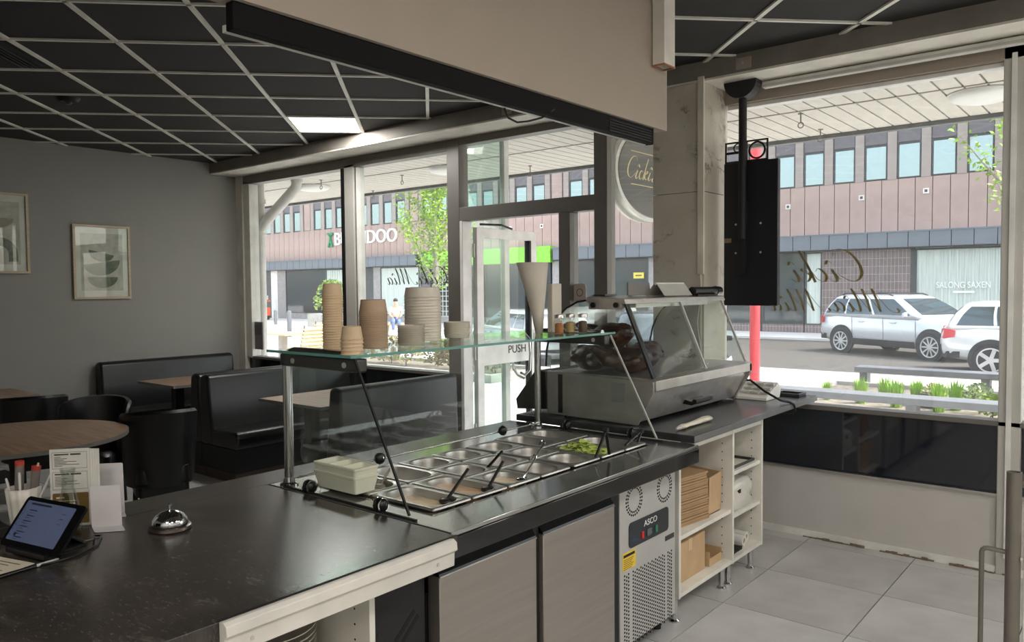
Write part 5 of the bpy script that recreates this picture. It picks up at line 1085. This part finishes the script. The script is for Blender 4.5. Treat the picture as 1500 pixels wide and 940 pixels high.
# ------------------------------------------------------------------ cars
def car(label, x, y, head, body, k=1.0, kz=1.0, spokes=10, rails=True, clad=True):
    t = thing('parked_car', label, 'car', (x,y,GZ-.03), R(head), local=True)
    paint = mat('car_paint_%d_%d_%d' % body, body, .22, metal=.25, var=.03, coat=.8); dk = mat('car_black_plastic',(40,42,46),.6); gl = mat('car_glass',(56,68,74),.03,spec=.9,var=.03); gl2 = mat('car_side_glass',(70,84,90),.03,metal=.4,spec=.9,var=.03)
    def V(px_, py2, pz2): return (px_*k, py2*k, pz2*k*kz)
    def ring_(xx, w_, z0, z1): return [V(xx,0,z0),V(xx,w_*.88,z0),V(xx,w_*.985,z0+.10),V(xx,w_,z0+(z1-z0)*.5),V(xx,w_*.985,z1-.10),V(xx,w_*.93,z1-.02),V(xx,w_*.6,z1+.012),V(xx,0,z1+.02),V(xx,-w_*.6,z1+.012),V(xx,-w_*.93,z1-.02),V(xx,-w_*.985,z1-.10),V(xx,-w_,z0+(z1-z0)*.5),V(xx,-w_*.985,z0+.10),V(xx,-w_*.88,z0)]
    st = ((-2.24,.70,.50,.86),(-2.20,.80,.44,.95),(-2.08,.87,.36,1.01),(-1.6,.90,.29,1.02),(-.8,.90,.27,1.0),(0,.90,.27,.985),(.8,.90,.27,.985),(1.15,.895,.27,.975),(1.6,.88,.29,.93),(1.95,.84,.32,.86),(2.12,.77,.36,.76),(2.22,.62,.42,.64))
    bo = obj('body', B().loft([ring_(*s_) for s_ in st]), paint, t, smooth=2)
    G = ((.95,-2.16,1.12,.86),(1.10,-2.10,.92,.835),(1.30,-1.98,.58,.765),(1.46,-1.82,.26,.69),(1.51,-1.70,.08,.64),(1.535,-1.5,-.15,.56))
    def gi(z):
        for a_, b_ in zip(G,G[1:]):
            if a_[0] <= z <= b_[0]:
                f_ = (z-a_[0])/(b_[0]-a_[0]); return [a_[i]+(b_[i]-a_[i])*f_ for i in (1,2,3)]
    obj('cabin', B().loft([[V(p[0],p[1],z) for p in rrect(xr,xf,-w_,w_,.16,4)] for z, xr, xf, w_ in G]), paint, t, smooth=2)
    zz = (1.04,1.15,1.26,1.36,1.43)
    for s_ in (-1,1):
        for u0, u1 in ((.05,.26),(.28,.56),(.585,.93)):                     # fractions of the roof line, rear quarter, rear door, front door
            b = B(); 
            for z in zz:
                xr, xf, w_ = gi(z); a_ = xr+(xf-xr)*u0+(.10*(z-1.04) if u0 < .1 else 0); c_ = xr+(xf-xr)*u1
                b.v += [V(a_,s_*(w_+.006),z),V(c_,s_*(w_+.006),z)]
            b.f = [(2*i,2*i+1,2*i+3,2*i+2) for i in range(4)]; obj('side_window', b, gl2, t, smooth=2)
    for nm, fr_ in (('windscreen',1),('rear_window',0)):
        b = B()
        for z in (1.06,1.2,1.32,1.44):
            xr, xf, w_ = gi(z); xx = (xf if fr_ else xr)+(.012 if fr_ else -.012); b.v += [V(xx,-w_+.15,z),V(xx,w_-.15,z)]
            b.v[-2:] = [V(xx-(0.0),-(w_-.13),z),V(xx,(w_-.13),z)]
        b.f = [(2*i,2*i+1,2*i+3,2*i+2) for i in range(3)]; obj(nm, b, gl, t, smooth=2)
    if clad:
        for s_ in (-1,1): obj('sill_cladding', B().add([V(*p) for p in ((-1.0,s_*.885,.26),(.95,s_*.885,.26),(.95,s_*.915,.42),(-1.0,s_*.915,.42),(-1.0,s_*.80,.26),(.95,s_*.80,.26))],[(0,1,2,3),(0,4,5,1)]), dk, t)
    obj('bumper', B().add([V(xx,yy,z) for z in (.36,.50) for xx, yy in ((-1.9,-.878),(-2.13,-.85),(-2.225,-.6),(-2.225,.6),(-2.13,.85),(-1.9,.878))],[(i,i+1,i+7,i+6) for i in range(5)]), dk, t)
    obj('bumper', B().add([V(xx,yy,z) for z in (.30,.44) for xx, yy in ((1.9,-.865),(2.16,-.76),(2.235,-.5),(2.235,.5),(2.16,.76),(1.9,.865))],[(i,i+1,i+7,i+6) for i in range(5)]), dk, t)
    for s_ in (-1,1):
        for wx in (-1.36,1.38):
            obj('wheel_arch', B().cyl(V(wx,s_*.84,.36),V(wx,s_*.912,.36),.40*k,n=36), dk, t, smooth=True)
            wh = obj('tyre', B().loft([[V(wx+r_*math.cos(2*math.pi*i/36),s_*yy,.335/kz+r_*math.sin(2*math.pi*i/36)/kz) for i in range(36)] for r_, yy in ((.25,.76),(.325,.77),(.335,.80),(.335,.90),(.325,.925),(.25,.93),(.245,.915))], caps=False), mat('tyre_rubber',(44,46,52),.8), t, smooth=True)
            rb = obj('rim_dish', B().cyl(V(wx,s_*.84,.335/kz),V(wx,s_*.90,.335/kz),.245*k,n=32), mat('rim_shade_grey',(70,72,78),.5), wh)  # dark grey puts the shade between the spokes into the disc's colour
            sb_ = B()
            for q in range(spokes):
                a_ = 2*math.pi*q/spokes; sb_.bar(V(wx,s_*.917,.335/kz),V(wx+.24*math.cos(a_),s_*.912,(.335+.24*math.sin(a_))/kz),(.16/spokes**.5 if spokes < 8 else .035),.02,(0,1,0))
            obj('rim_ring', B().loft([[V(wx+r_*math.cos(2*math.pi*i/32),s_*yy,(.335+r_*math.sin(2*math.pi*i/32))/kz) for i in range(32)] for r_, yy in ((.25,.90),(.25,.934),(.225,.932),(.22,.90))], caps=False), mat('alloy_silver',(206,206,208),.3,metal=.6), wh, smooth=True)
            sb_.cyl(V(wx,s_*.90,.335/kz),V(wx,s_*.928,.335/kz),.05*k,n=14); obj('spokes', sb_, mat('alloy_silver',(206,206,208),.3,metal=.6), wh)
        obj('tail_light', B().add([V(*p) for p in ((-2.245,s_*.60,.78),(-2.20,s_*.815,.76),(-2.0,s_*.90,.80),(-1.98,s_*.885,.93),(-2.17,s_*.80,.97),(-2.225,s_*.62,.96))],[(0,1,4,5),(1,2,3,4)]), mat('tail_lamp_red',(200,62,66),.2), t, solid=.02)
        obj('head_light', B().add([V(*p) for p in ((2.19,s_*.42,.60),(2.09,s_*.80,.66),(1.80,s_*.872,.76),(1.86,s_*.84,.84),(2.09,s_*.72,.80),(2.19,s_*.42,.70))],[(0,1,4,5),(1,2,3,4)]), mat('lamp_glass',(206,210,212),.1,spec=.8), t, solid=.02)
        obj('wing_mirror', B().loft([[V(.70+.10*f_+q[0]*.5,s_*(.90+.22*f_),1.06+q[1]) for q in rrect(-.09*(1-.3*f_),.09*(1-.3*f_),-.06*(1-.3*f_),.07*(1-.3*f_),.03,3)] for f_ in (.05,.3,.85,1.0)]), paint, t, smooth=True)
        for xx in (-.98,.02,.98): obj('door_seam', B().bar(V(xx,s_*.905,.45),V(xx-.03,s_*.893,.95),.008,.004,(0,1,0)), dk, t)
        for xx in (-.80,.20): obj('door_handle', B().bar(V(xx,s_*.912,.86),V(xx+.2,s_*.912,.865),.02,.03), paint, t)
        if rails: obj('roof_rail', B().tube([V(-1.6,s_*.60,1.53),V(-1.5,s_*.60,1.57),V(-.1,s_*.60,1.555),V(.05,s_*.60,1.51)],.018,8), mat('rail_black',(50,52,56),.4), t, smooth=True)
    obj('grille', B().box(2.205*k,2.235*k,-.3*k,.3*k,.50*k,.66*k), dk, t); obj('number_plate', B().box(2.236*k,2.248*k,-.26*k,.26*k,.36*k,.47*k), M['white'], t); obj('number_plate', B().box(-2.27*k,-2.255*k,-.26*k,.26*k,.60*k,.71*k), M['white'], t)
    return t
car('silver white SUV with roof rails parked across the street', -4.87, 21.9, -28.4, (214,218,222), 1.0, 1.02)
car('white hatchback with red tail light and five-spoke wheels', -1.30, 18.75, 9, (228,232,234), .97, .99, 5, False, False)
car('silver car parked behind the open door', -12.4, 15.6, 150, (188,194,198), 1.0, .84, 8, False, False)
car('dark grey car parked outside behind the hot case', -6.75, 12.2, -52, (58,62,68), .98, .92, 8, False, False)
# ------------------------------------------------------------------ benches and planting bed
M['bench'] = mat('grey_bench_metal', (116,118,122), .5, metal=.3); M['soil'] = mat('gravelly_soil', (128,118,106), .95, var=.35, scale=14, bump=.5, bscale=40); M['kerbst'] = mat('grey_kerbstone', (168,164,158), .8, var=.15)
def bench_out(label, x0, x1, y, legs, z=.25, d=.38):
    t = thing('street_bench', label, 'bench', ((x0+x1)/2,y+d/2,GZ)); obj('seat', B().box(x0,x1,y,y+d,z-.09,z), M['bench'], t, bevel=.01)
    for x in legs: obj('leg', B().box(x-.06,x+.06,y+.08,y+d-.08,GZ,z-.09), M['bench'], t)
bench_out('long grey bench along the near side of the planting bed', -4.3, 3.2, 10.42, (-3.6,-2.30,.2,2.4))
bench_out('long grey bench along the street side of the planting bed', -3.95, 3.2, 13.95, (-3.82,-2.02,.2,2.4))
bench_out('long grey bench along the planting bed outside the booths', -15.2, -9.6, 12.9, (-14.6,-12.9,-11.2,-9.9))
for nm, x0, x1, y0, y1 in (('planting bed with grasses between the two benches',-4.3,3.3,10.85,13.9),('planting bed with shrubs outside the booth window',-15.2,-9.6,11.0,12.85)):
    t = thing('planting_bed', nm, 'planting bed', ((x0+x1)/2,(y0+y1)/2,GZ)); obj('kerb_frame', B().ring((x0,x1,y0,y1),(x0+.12,x1-.12,y0+.12,y1-.12),'z',GZ,GZ+.16), M['kerbst'], t, bevel=.01); obj('soil', B().box(x0+.12,x1-.12,y0+.12,y1-.12,GZ,GZ+.09), M['soil'], t)
rnd = random.Random(12); M['grassg'] = mat('fresh_grass', (150,190,56), .6, col2=(112,160,36), scale=30); M['leafg'] = mat('yellow_green_leaf', (156,176,66), .6, col2=(104,132,42), scale=20); M['leafd'] = mat('dull_green_leaf', (116,132,84), .6, col2=(80,100,62), scale=20)
def tuft(n, h, sp):
    b = B()
    for k in range(n):
        a = rnd.uniform(0,6.3); r_ = rnd.uniform(0,sp*.4); x, y = r_*math.cos(a), r_*math.sin(a); ln = rnd.uniform(.1,1)*sp; w_ = .008; hh = h*rnd.uniform(.7,1.1)
        c, s_ = math.cos(a+1.57)*w_, math.sin(a+1.57)*w_; ex, ey = math.cos(a), math.sin(a)
        b.add([(x-c,y-s_,0),(x+c,y+s_,0),(x+c+ex*ln*.3,y+s_+ey*ln*.3,hh*.7),(x-c+ex*ln*.3,y-s_+ey*ln*.3,hh*.7),(x+ex*ln*.6,y+ey*ln*.6,hh)],[(0,1,2,3),(3,2,4)])
    return b
def bushb(n, r_, h, ls):
    b = B()
    for k in range(n):
        a = rnd.uniform(0,6.3); q = rnd.random()**.5*r_; z = rnd.uniform(.16,1)*h; q *= math.sin(math.pi*min(.97,.2+.75*z/h))**.6; c = Vector((q*math.cos(a),q*math.sin(a),z)); d = Vector((rnd.uniform(-1,1),rnd.uniform(-1,1),rnd.uniform(-.6,1))).normalized()*ls; e = d.orthogonal().normalized()*ls*.5
        b.add([c-d,c-e,c+d,c+e],[(0,1,2,3)])
    return b
def plant(name, label, cat, grp, spots, bl, m, stem=None):
    f_ = None
    for x, y, s_ in spots:
        if f_ is None:
            t = thing(name, label, cat, (x,y,GZ+.09), 0, grp, local=True); o1 = obj('blades' if cat == 'grass tuft' else 'foliage', bl, m, t); o1['kind'] = 'stuff'; f_ = [t,o1]
            if stem: f_.append(obj('stem', stem, M['plinth'], t))
        else:
            t = f_[0].copy(); col.objects.link(t); t.location = (x,y,GZ+.09); t.rotation_euler = (0,0,rnd.uniform(0,6)); ORG[t] = Vector()
            for c_ in f_[1:]: q = c_.copy(); col.objects.link(q); q.parent = t; ORG[q] = Vector()
        t.scale = (s_,s_,s_)
plant('grass_tuft', 'bright green grass tuft in the bed between the benches', 'grass tuft', 'grass tufts in the bed', [(-3.75,11.9,.8),(-3.25,11.8,1.1),(-3.0,12.1,1.1),(-2.75,11.7,1.15),(-2.55,12.0,1.1),(-2.2,11.6,1.2),(-2.05,11.9,1.2),(-1.0,11.4,1.1),(-.6,11.9,1.2),(-.2,11.5,1.1),(.4,11.8,1.1)], tuft(90,.34,.16), M['grassg'])
st_ = B().tube([(0,0,0),(.01,.01,.2)],.01,6)
plant('low_shrub', 'dull green low shrub in the bed between the benches', 'shrub', 'low shrubs in the bed', [(-1.75,11.7,1),(-1.35,12.0,1.1),(-.9,12.6,1.2),(.1,12.4,1.2),(-1.1,11.3,.9)], bushb(220,.24,.40,.035), M['leafd'], st_)
plant('leafy_plant', 'yellow-green leafy plant in the bed between the benches', 'plant', 'leafy plants in the bed', [(-1.9,12.3,.8),(-1.55,11.35,.9),(-.75,11.1,.9),(-2.45,12.7,.7),(-.3,11.2,.8)], bushb(140,.2,.34,.05), M['leafg'], st_)
plant('window_shrub', 'shrub in the planting bed outside the booth window', 'shrub', 'shrubs outside the booth window', [(-14.8,11.9,1.2),(-14.2,11.7,1.3),(-13.5,12.0,1.2),(-12.8,11.8,1.4),(-12.1,12.1,1.2),(-11.4,11.8,1.3),(-10.8,12.0,1.2),(-10.1,11.7,1.1)], bushb(240,.3,.5,.045), mat('mixed_leaf',(140,152,92),.6,col2=(130,96,70),scale=6), st_)
t = thing('striped_pot', 'dark ribbed flower pot in the bed between the benches', 'flower pot', (-2.36,11.95,GZ+.09)); obj('pot', B().lathe([(0,0),(.10,0),(.13,.04),(.12,.06),(.14,.09),(.13,.11),(.15,.14),(.14,.16),(.155,.20),(.13,.20),(.12,.17),(0,.17)],28,(-2.36,11.95,GZ+.09)), mat('dark_pot',(84,86,88),.5), t, smooth=True)
fo = B(); fo.v = []; bb2 = bushb(60,.12,.16,.03); fo.add([(p[0]-2.36,p[1]+11.95,p[2]+GZ+.26) for p in bb2.v], bb2.f); tag(obj('flowers', fo, mat('pink_green_flowers',(170,130,110),.6,col2=(120,140,70),scale=40), t), kind='stuff')
# red post
t = thing('red_post', 'red round post standing on the pavement', 'post', (-5.63,13.78,GZ)); M['red'] = mat('red_paint', (214,66,72), .35); obj('shaft', B().cyl((-5.63,13.78,GZ),(-5.63,13.78,4.4),.092,n=24), M['red'], t, smooth=True); obj('base_plate', B().cyl((-5.63,13.78,GZ),(-5.63,13.78,GZ+.03),.18,n=24), M['red'], t); obj('cap', B().lathe([(.10,0),(.10,.05),(.05,.1),(0,.11)],20,(-5.63,13.78,4.4)), M['red'], t, smooth=True)
# ------------------------------------------------------------------ street trees
M['bark'] = mat('grey_bark', (150,146,132), .85, var=.2); M['treeleaf'] = mat('fresh_tree_leaf', (150,184,60), .55, col2=(108,146,40), scale=3)
def tree(label, x, y, h, spread, z_lo, n, ls, seed, br=14):
    t = thing('street_tree', label, 'tree', (x,y,GZ), 0, None, local=True); r_ = random.Random(seed)
    tk = obj('trunk', B().tube([(0,0,0),(.03,.02,h*.35),(-.02,.03,h*.7),(0,0,h*.97)],[.11,.085,.05,.012],10), M['bark'], t, smooth=True); lv = B()
    for k in range(br):
        a = k*2.4+r_.uniform(-.3,.3); z0 = z_lo+(h*.85-z_lo)*k/br; ln = spread*(1-.55*(k/br))*r_.uniform(.8,1.1); d = Vector((math.cos(a),math.sin(a),0)); p = [Vector((0,0,z0))+d*ln*u+Vector((0,0,1.25*ln*u**1.1)) for u in (0,.3,.65,1)]
        obj('branch', B().tube(p,[.032,.024,.014,.005],6), M['bark'], tk, smooth=True)
        for q in range(int(n/br)):
            u = r_.uniform(.12,1.05); i = min(2,int(u*3)); c = p[0]+d*ln*u+Vector((0,0,1.25*ln*u**1.1))+Vector((r_.gauss(0,.10),r_.gauss(0,.10),r_.gauss(0,.13)))*spread*.75
            e1_ = Vector((r_.uniform(-1,1),r_.uniform(-1,1),r_.uniform(-.8,.5))).normalized()*ls*r_.uniform(.7,1.2); e2_ = e1_.orthogonal().normalized()*ls*.55
            lv.add([c-e1_,c-e2_,c+e1_,c+e2_],[(0,1,2,3)])
    o1 = obj('foliage', lv, M['treeleaf'], t); o1['kind'] = 'stuff'; return t
tree('slender young tree with fresh leaves outside the booth window', -15.7, 15.6, 6.4, 1.3, 1.7, 4200, .052, 5, 24)
tree('young tree with fresh leaves beside the planting bed', -1.5, 14.75, 6.4, 1.3, 2.2, 2000, .05, 8, 20)
# ------------------------------------------------------------------ cafe terrace and far street things
t = thing('terrace_table', 'long pale wood terrace table outside the corner window', 'table', (-16.6,11.1,GZ)); M['pine'] = mat('pale_pine', (214,186,140), .55, stretch=(12,1,1), var=.15)
for k in range(5): obj('top_plank', B().box(-18.2,-15.8,10.72+.15*k,10.86+.15*k,.56,.60), M['pine'], t)
for x in (-17.6,-16.4): obj('leg', B().box(x-.08,x+.08,11.0,11.16,GZ,.56), M['kerbst'], t)
def tchair(x, y, rz):
    t = thing('terrace_chair', 'slatted pale wood terrace chair with grey frame', 'chair', (x,y,GZ), R(rz), 'terrace chairs', local=True)
    for k in range(6): obj('back_slat', B().bar((-.30-.02*k,-.30,.48+.085*k),(-.30-.02*k,.30,.48+.085*k),.02,.075,(.2,0,1)), M['pine'], t)
    for k in range(5): obj('seat_slat', B().box(-.26+.11*k,-.17+.11*k,-.3,.3,.42,.45), M['pine'], t)
    for s_ in (-.27,.27): obj('side_frame', B().tube([(.26,s_,0),(.24,s_,.41),(-.24,s_,.41),(-.42,s_,.98)],.02,8), M['bench'], t); obj('leg', B().cyl((-.2,s_,0),(-.22,s_,.41),.02,n=8), M['bench'], t)
tchair(-15.3,10.9,180); tchair(-16.9,12.6,160); tchair(-18.9,11.4,10)
for x, y, h in ((-35.4,23.5,.75),(-25.6,17.6,1.0),(-26.2,20.6,.95)): tag(obj('bollard', B().lathe([(0,0),(.09,0),(.09,h-.05),(.06,h),(0,h)],16,(x,y,GZ)), mat('bollard_grey',(104,106,110),.5), smooth=True), 'grey bollard on the plaza', 'bollard', 'plaza bollards')
t = thing('concrete_planter', 'pale concrete planter box with a leafy bush on the plaza', 'planter', (-24,18.3,GZ)); obj('box', B().box(-24.6,-23.3,17.7,19.0,GZ,.75), M['kerbst'], t, bevel=.03); b = B(); q = bushb(420,.7,1.3,.09); b.add([(p[0]-23.95,p[1]+18.35,p[2]+.7) for p in q.v], q.f); tag(obj('foliage', b, mat('planter_leaf',(150,170,80),.6,col2=(96,124,60),scale=8), t), kind='stuff')
t = thing('scissor_lift', 'orange scissor lift parked before the dark garage opening', 'lift', (-42.2,26.4,GZ)); M['orange'] = mat('orange_paint', (226,92,48), .4)
obj('chassis', B().box(-43.4,-41.0,26.0,26.9,GZ+.25,GZ+.75), M['orange'], t, bevel=.03)
for x in (-43.0,-41.4):
    for y in (25.98,26.92): obj('wheel', B().cyl((x,y-.06,GZ+.22),(x,y+.06,GZ+.22),.22,n=20), M['blackm'], t)
for k in range(3): obj('scissor_arm', B().bar((-43.2,26.1,GZ+.78+.1*k),(-41.2,26.1,GZ+.88+.1*k),.06,.06), M['orange'], t)
obj('platform', B().box(-43.4,-41.0,26.0,26.9,GZ+1.1,GZ+1.18), M['orange'], t)
for x in (-43.35,-42.2,-41.05): obj('rail_post', B().bar((x,26.02,GZ+1.15),(x,26.02,GZ+2.2),.06,.06), M['orange'], t)
obj('top_rail', B().bar((-43.35,26.02,GZ+2.2),(-41.05,26.02,GZ+2.2),.07,.07), M['orange'], t); obj('mid_rail', B().bar((-43.35,26.02,GZ+1.65),(-41.05,26.02,GZ+1.65),.05,.05), M['orange'], t)
# a guest seated on the plaza
t = thing('plaza_bench', 'pale wooden bench block on the plaza', 'bench', (-22.6,20.2,GZ))
for k in range(4): obj('seat_slat', B().box(-23.5,-21.5,19.95+.14*k,20.07+.14*k,.26,.30), M['pine'], t)
for x in (-23.2,-21.8): obj('support', B().box(x-.1,x+.1,20.0,20.45,GZ,.26), M['kerbst'], t)
def person(x, y, z, rz):
    t = thing('person', 'person in a white shirt and blue jeans sitting on the plaza bench', 'person', (x,y,z), R(rz), None, local=True)
    def skin(name, vs, es, m, par):
        me = bpy.data.meshes.new(name); me.from_pydata([v[0] for v in vs], es, []); o = bpy.data.objects.new(name, me); col.objects.link(o); o.parent = par; ORG[o] = Vector()
        md = o.modifiers.new('skin','SKIN')
        for i, v in enumerate(vs): me.skin_vertices[0].data[i].radius = (v[1],v[1]*v[2] if len(v) > 2 else v[1])
        me.skin_vertices[0].data[0].use_root = True; o.modifiers.new('sub','SUBSURF').levels = 1; o.modifiers['sub'].render_levels = 2; me.materials.append(m); return o
    sk = mat('skin_tone',(206,164,136),.5)
    vs = [((0,0,.52),.13),((0,0,.75),.12),((.02,0,.95),.14),((.03,0,1.06),.05),((.05,0,1.16),.085),((.05,0,1.27),.08)]; es = [(0,1),(1,2),(2,3),(3,4),(4,5)]
    for s_ in (-1,1):
        i = len(vs); vs += [((.02,.19*s_,.97),.055),((.08,.23*s_,.74),.045),((.30,.16*s_,.66),.035),((.38,.14*s_,.66),.03),((.10,.10*s_,.50),.085),((.45,.11*s_,.50),.065),((.47,.11*s_,.12),.045),((.58,.11*s_,.04),.04)]; es += [(2,i),(i,i+1),(i+1,i+2),(i+2,i+3),(0,i+4),(i+4,i+5),(i+5,i+6),(i+6,i+7)]
    bo = skin('body', vs, es, sk, t)
    vs2 = [((0,0,.55),.145),((0,0,.76),.135),((.02,0,.95),.155)]; es2 = [(0,1),(1,2)]
    for s_ in (-1,1): i = len(vs2); vs2 += [((.02,.20*s_,.97),.068),((.06,.22*s_,.82),.06)]; es2 += [(2,i),(i,i+1)]
    skin('shirt', vs2, es2, mat('white_shirt',(232,234,238),.8), t)
    vs3 = [((0,0,.50),.14)]; es3 = []
    for s_ in (-1,1): i = len(vs3); vs3 += [((.10,.10*s_,.505),.098),((.45,.11*s_,.50),.078),((.47,.11*s_,.14),.056)]; es3 += [(0,i),(i,i+1),(i+1,i+2)]
    skin('trousers', vs3, es3, mat('blue_jeans',(104,122,160),.8), t)
    obj('hair', B().sph((.035,0,1.27),(.09,.088,.085),16,10), mat('dark_hair',(52,42,36),.6), t, smooth=2)
    obj('nose', B().sph((.135,0,1.20),(.018,.014,.022),8,6), sk, t, smooth=2)
    for s_ in (-1,1): obj('eye', B().sph((.122,.03*s_,1.225),.009,8,6), M['black'], t, smooth=2)
person(-22.4,20.15,-.06,-40)
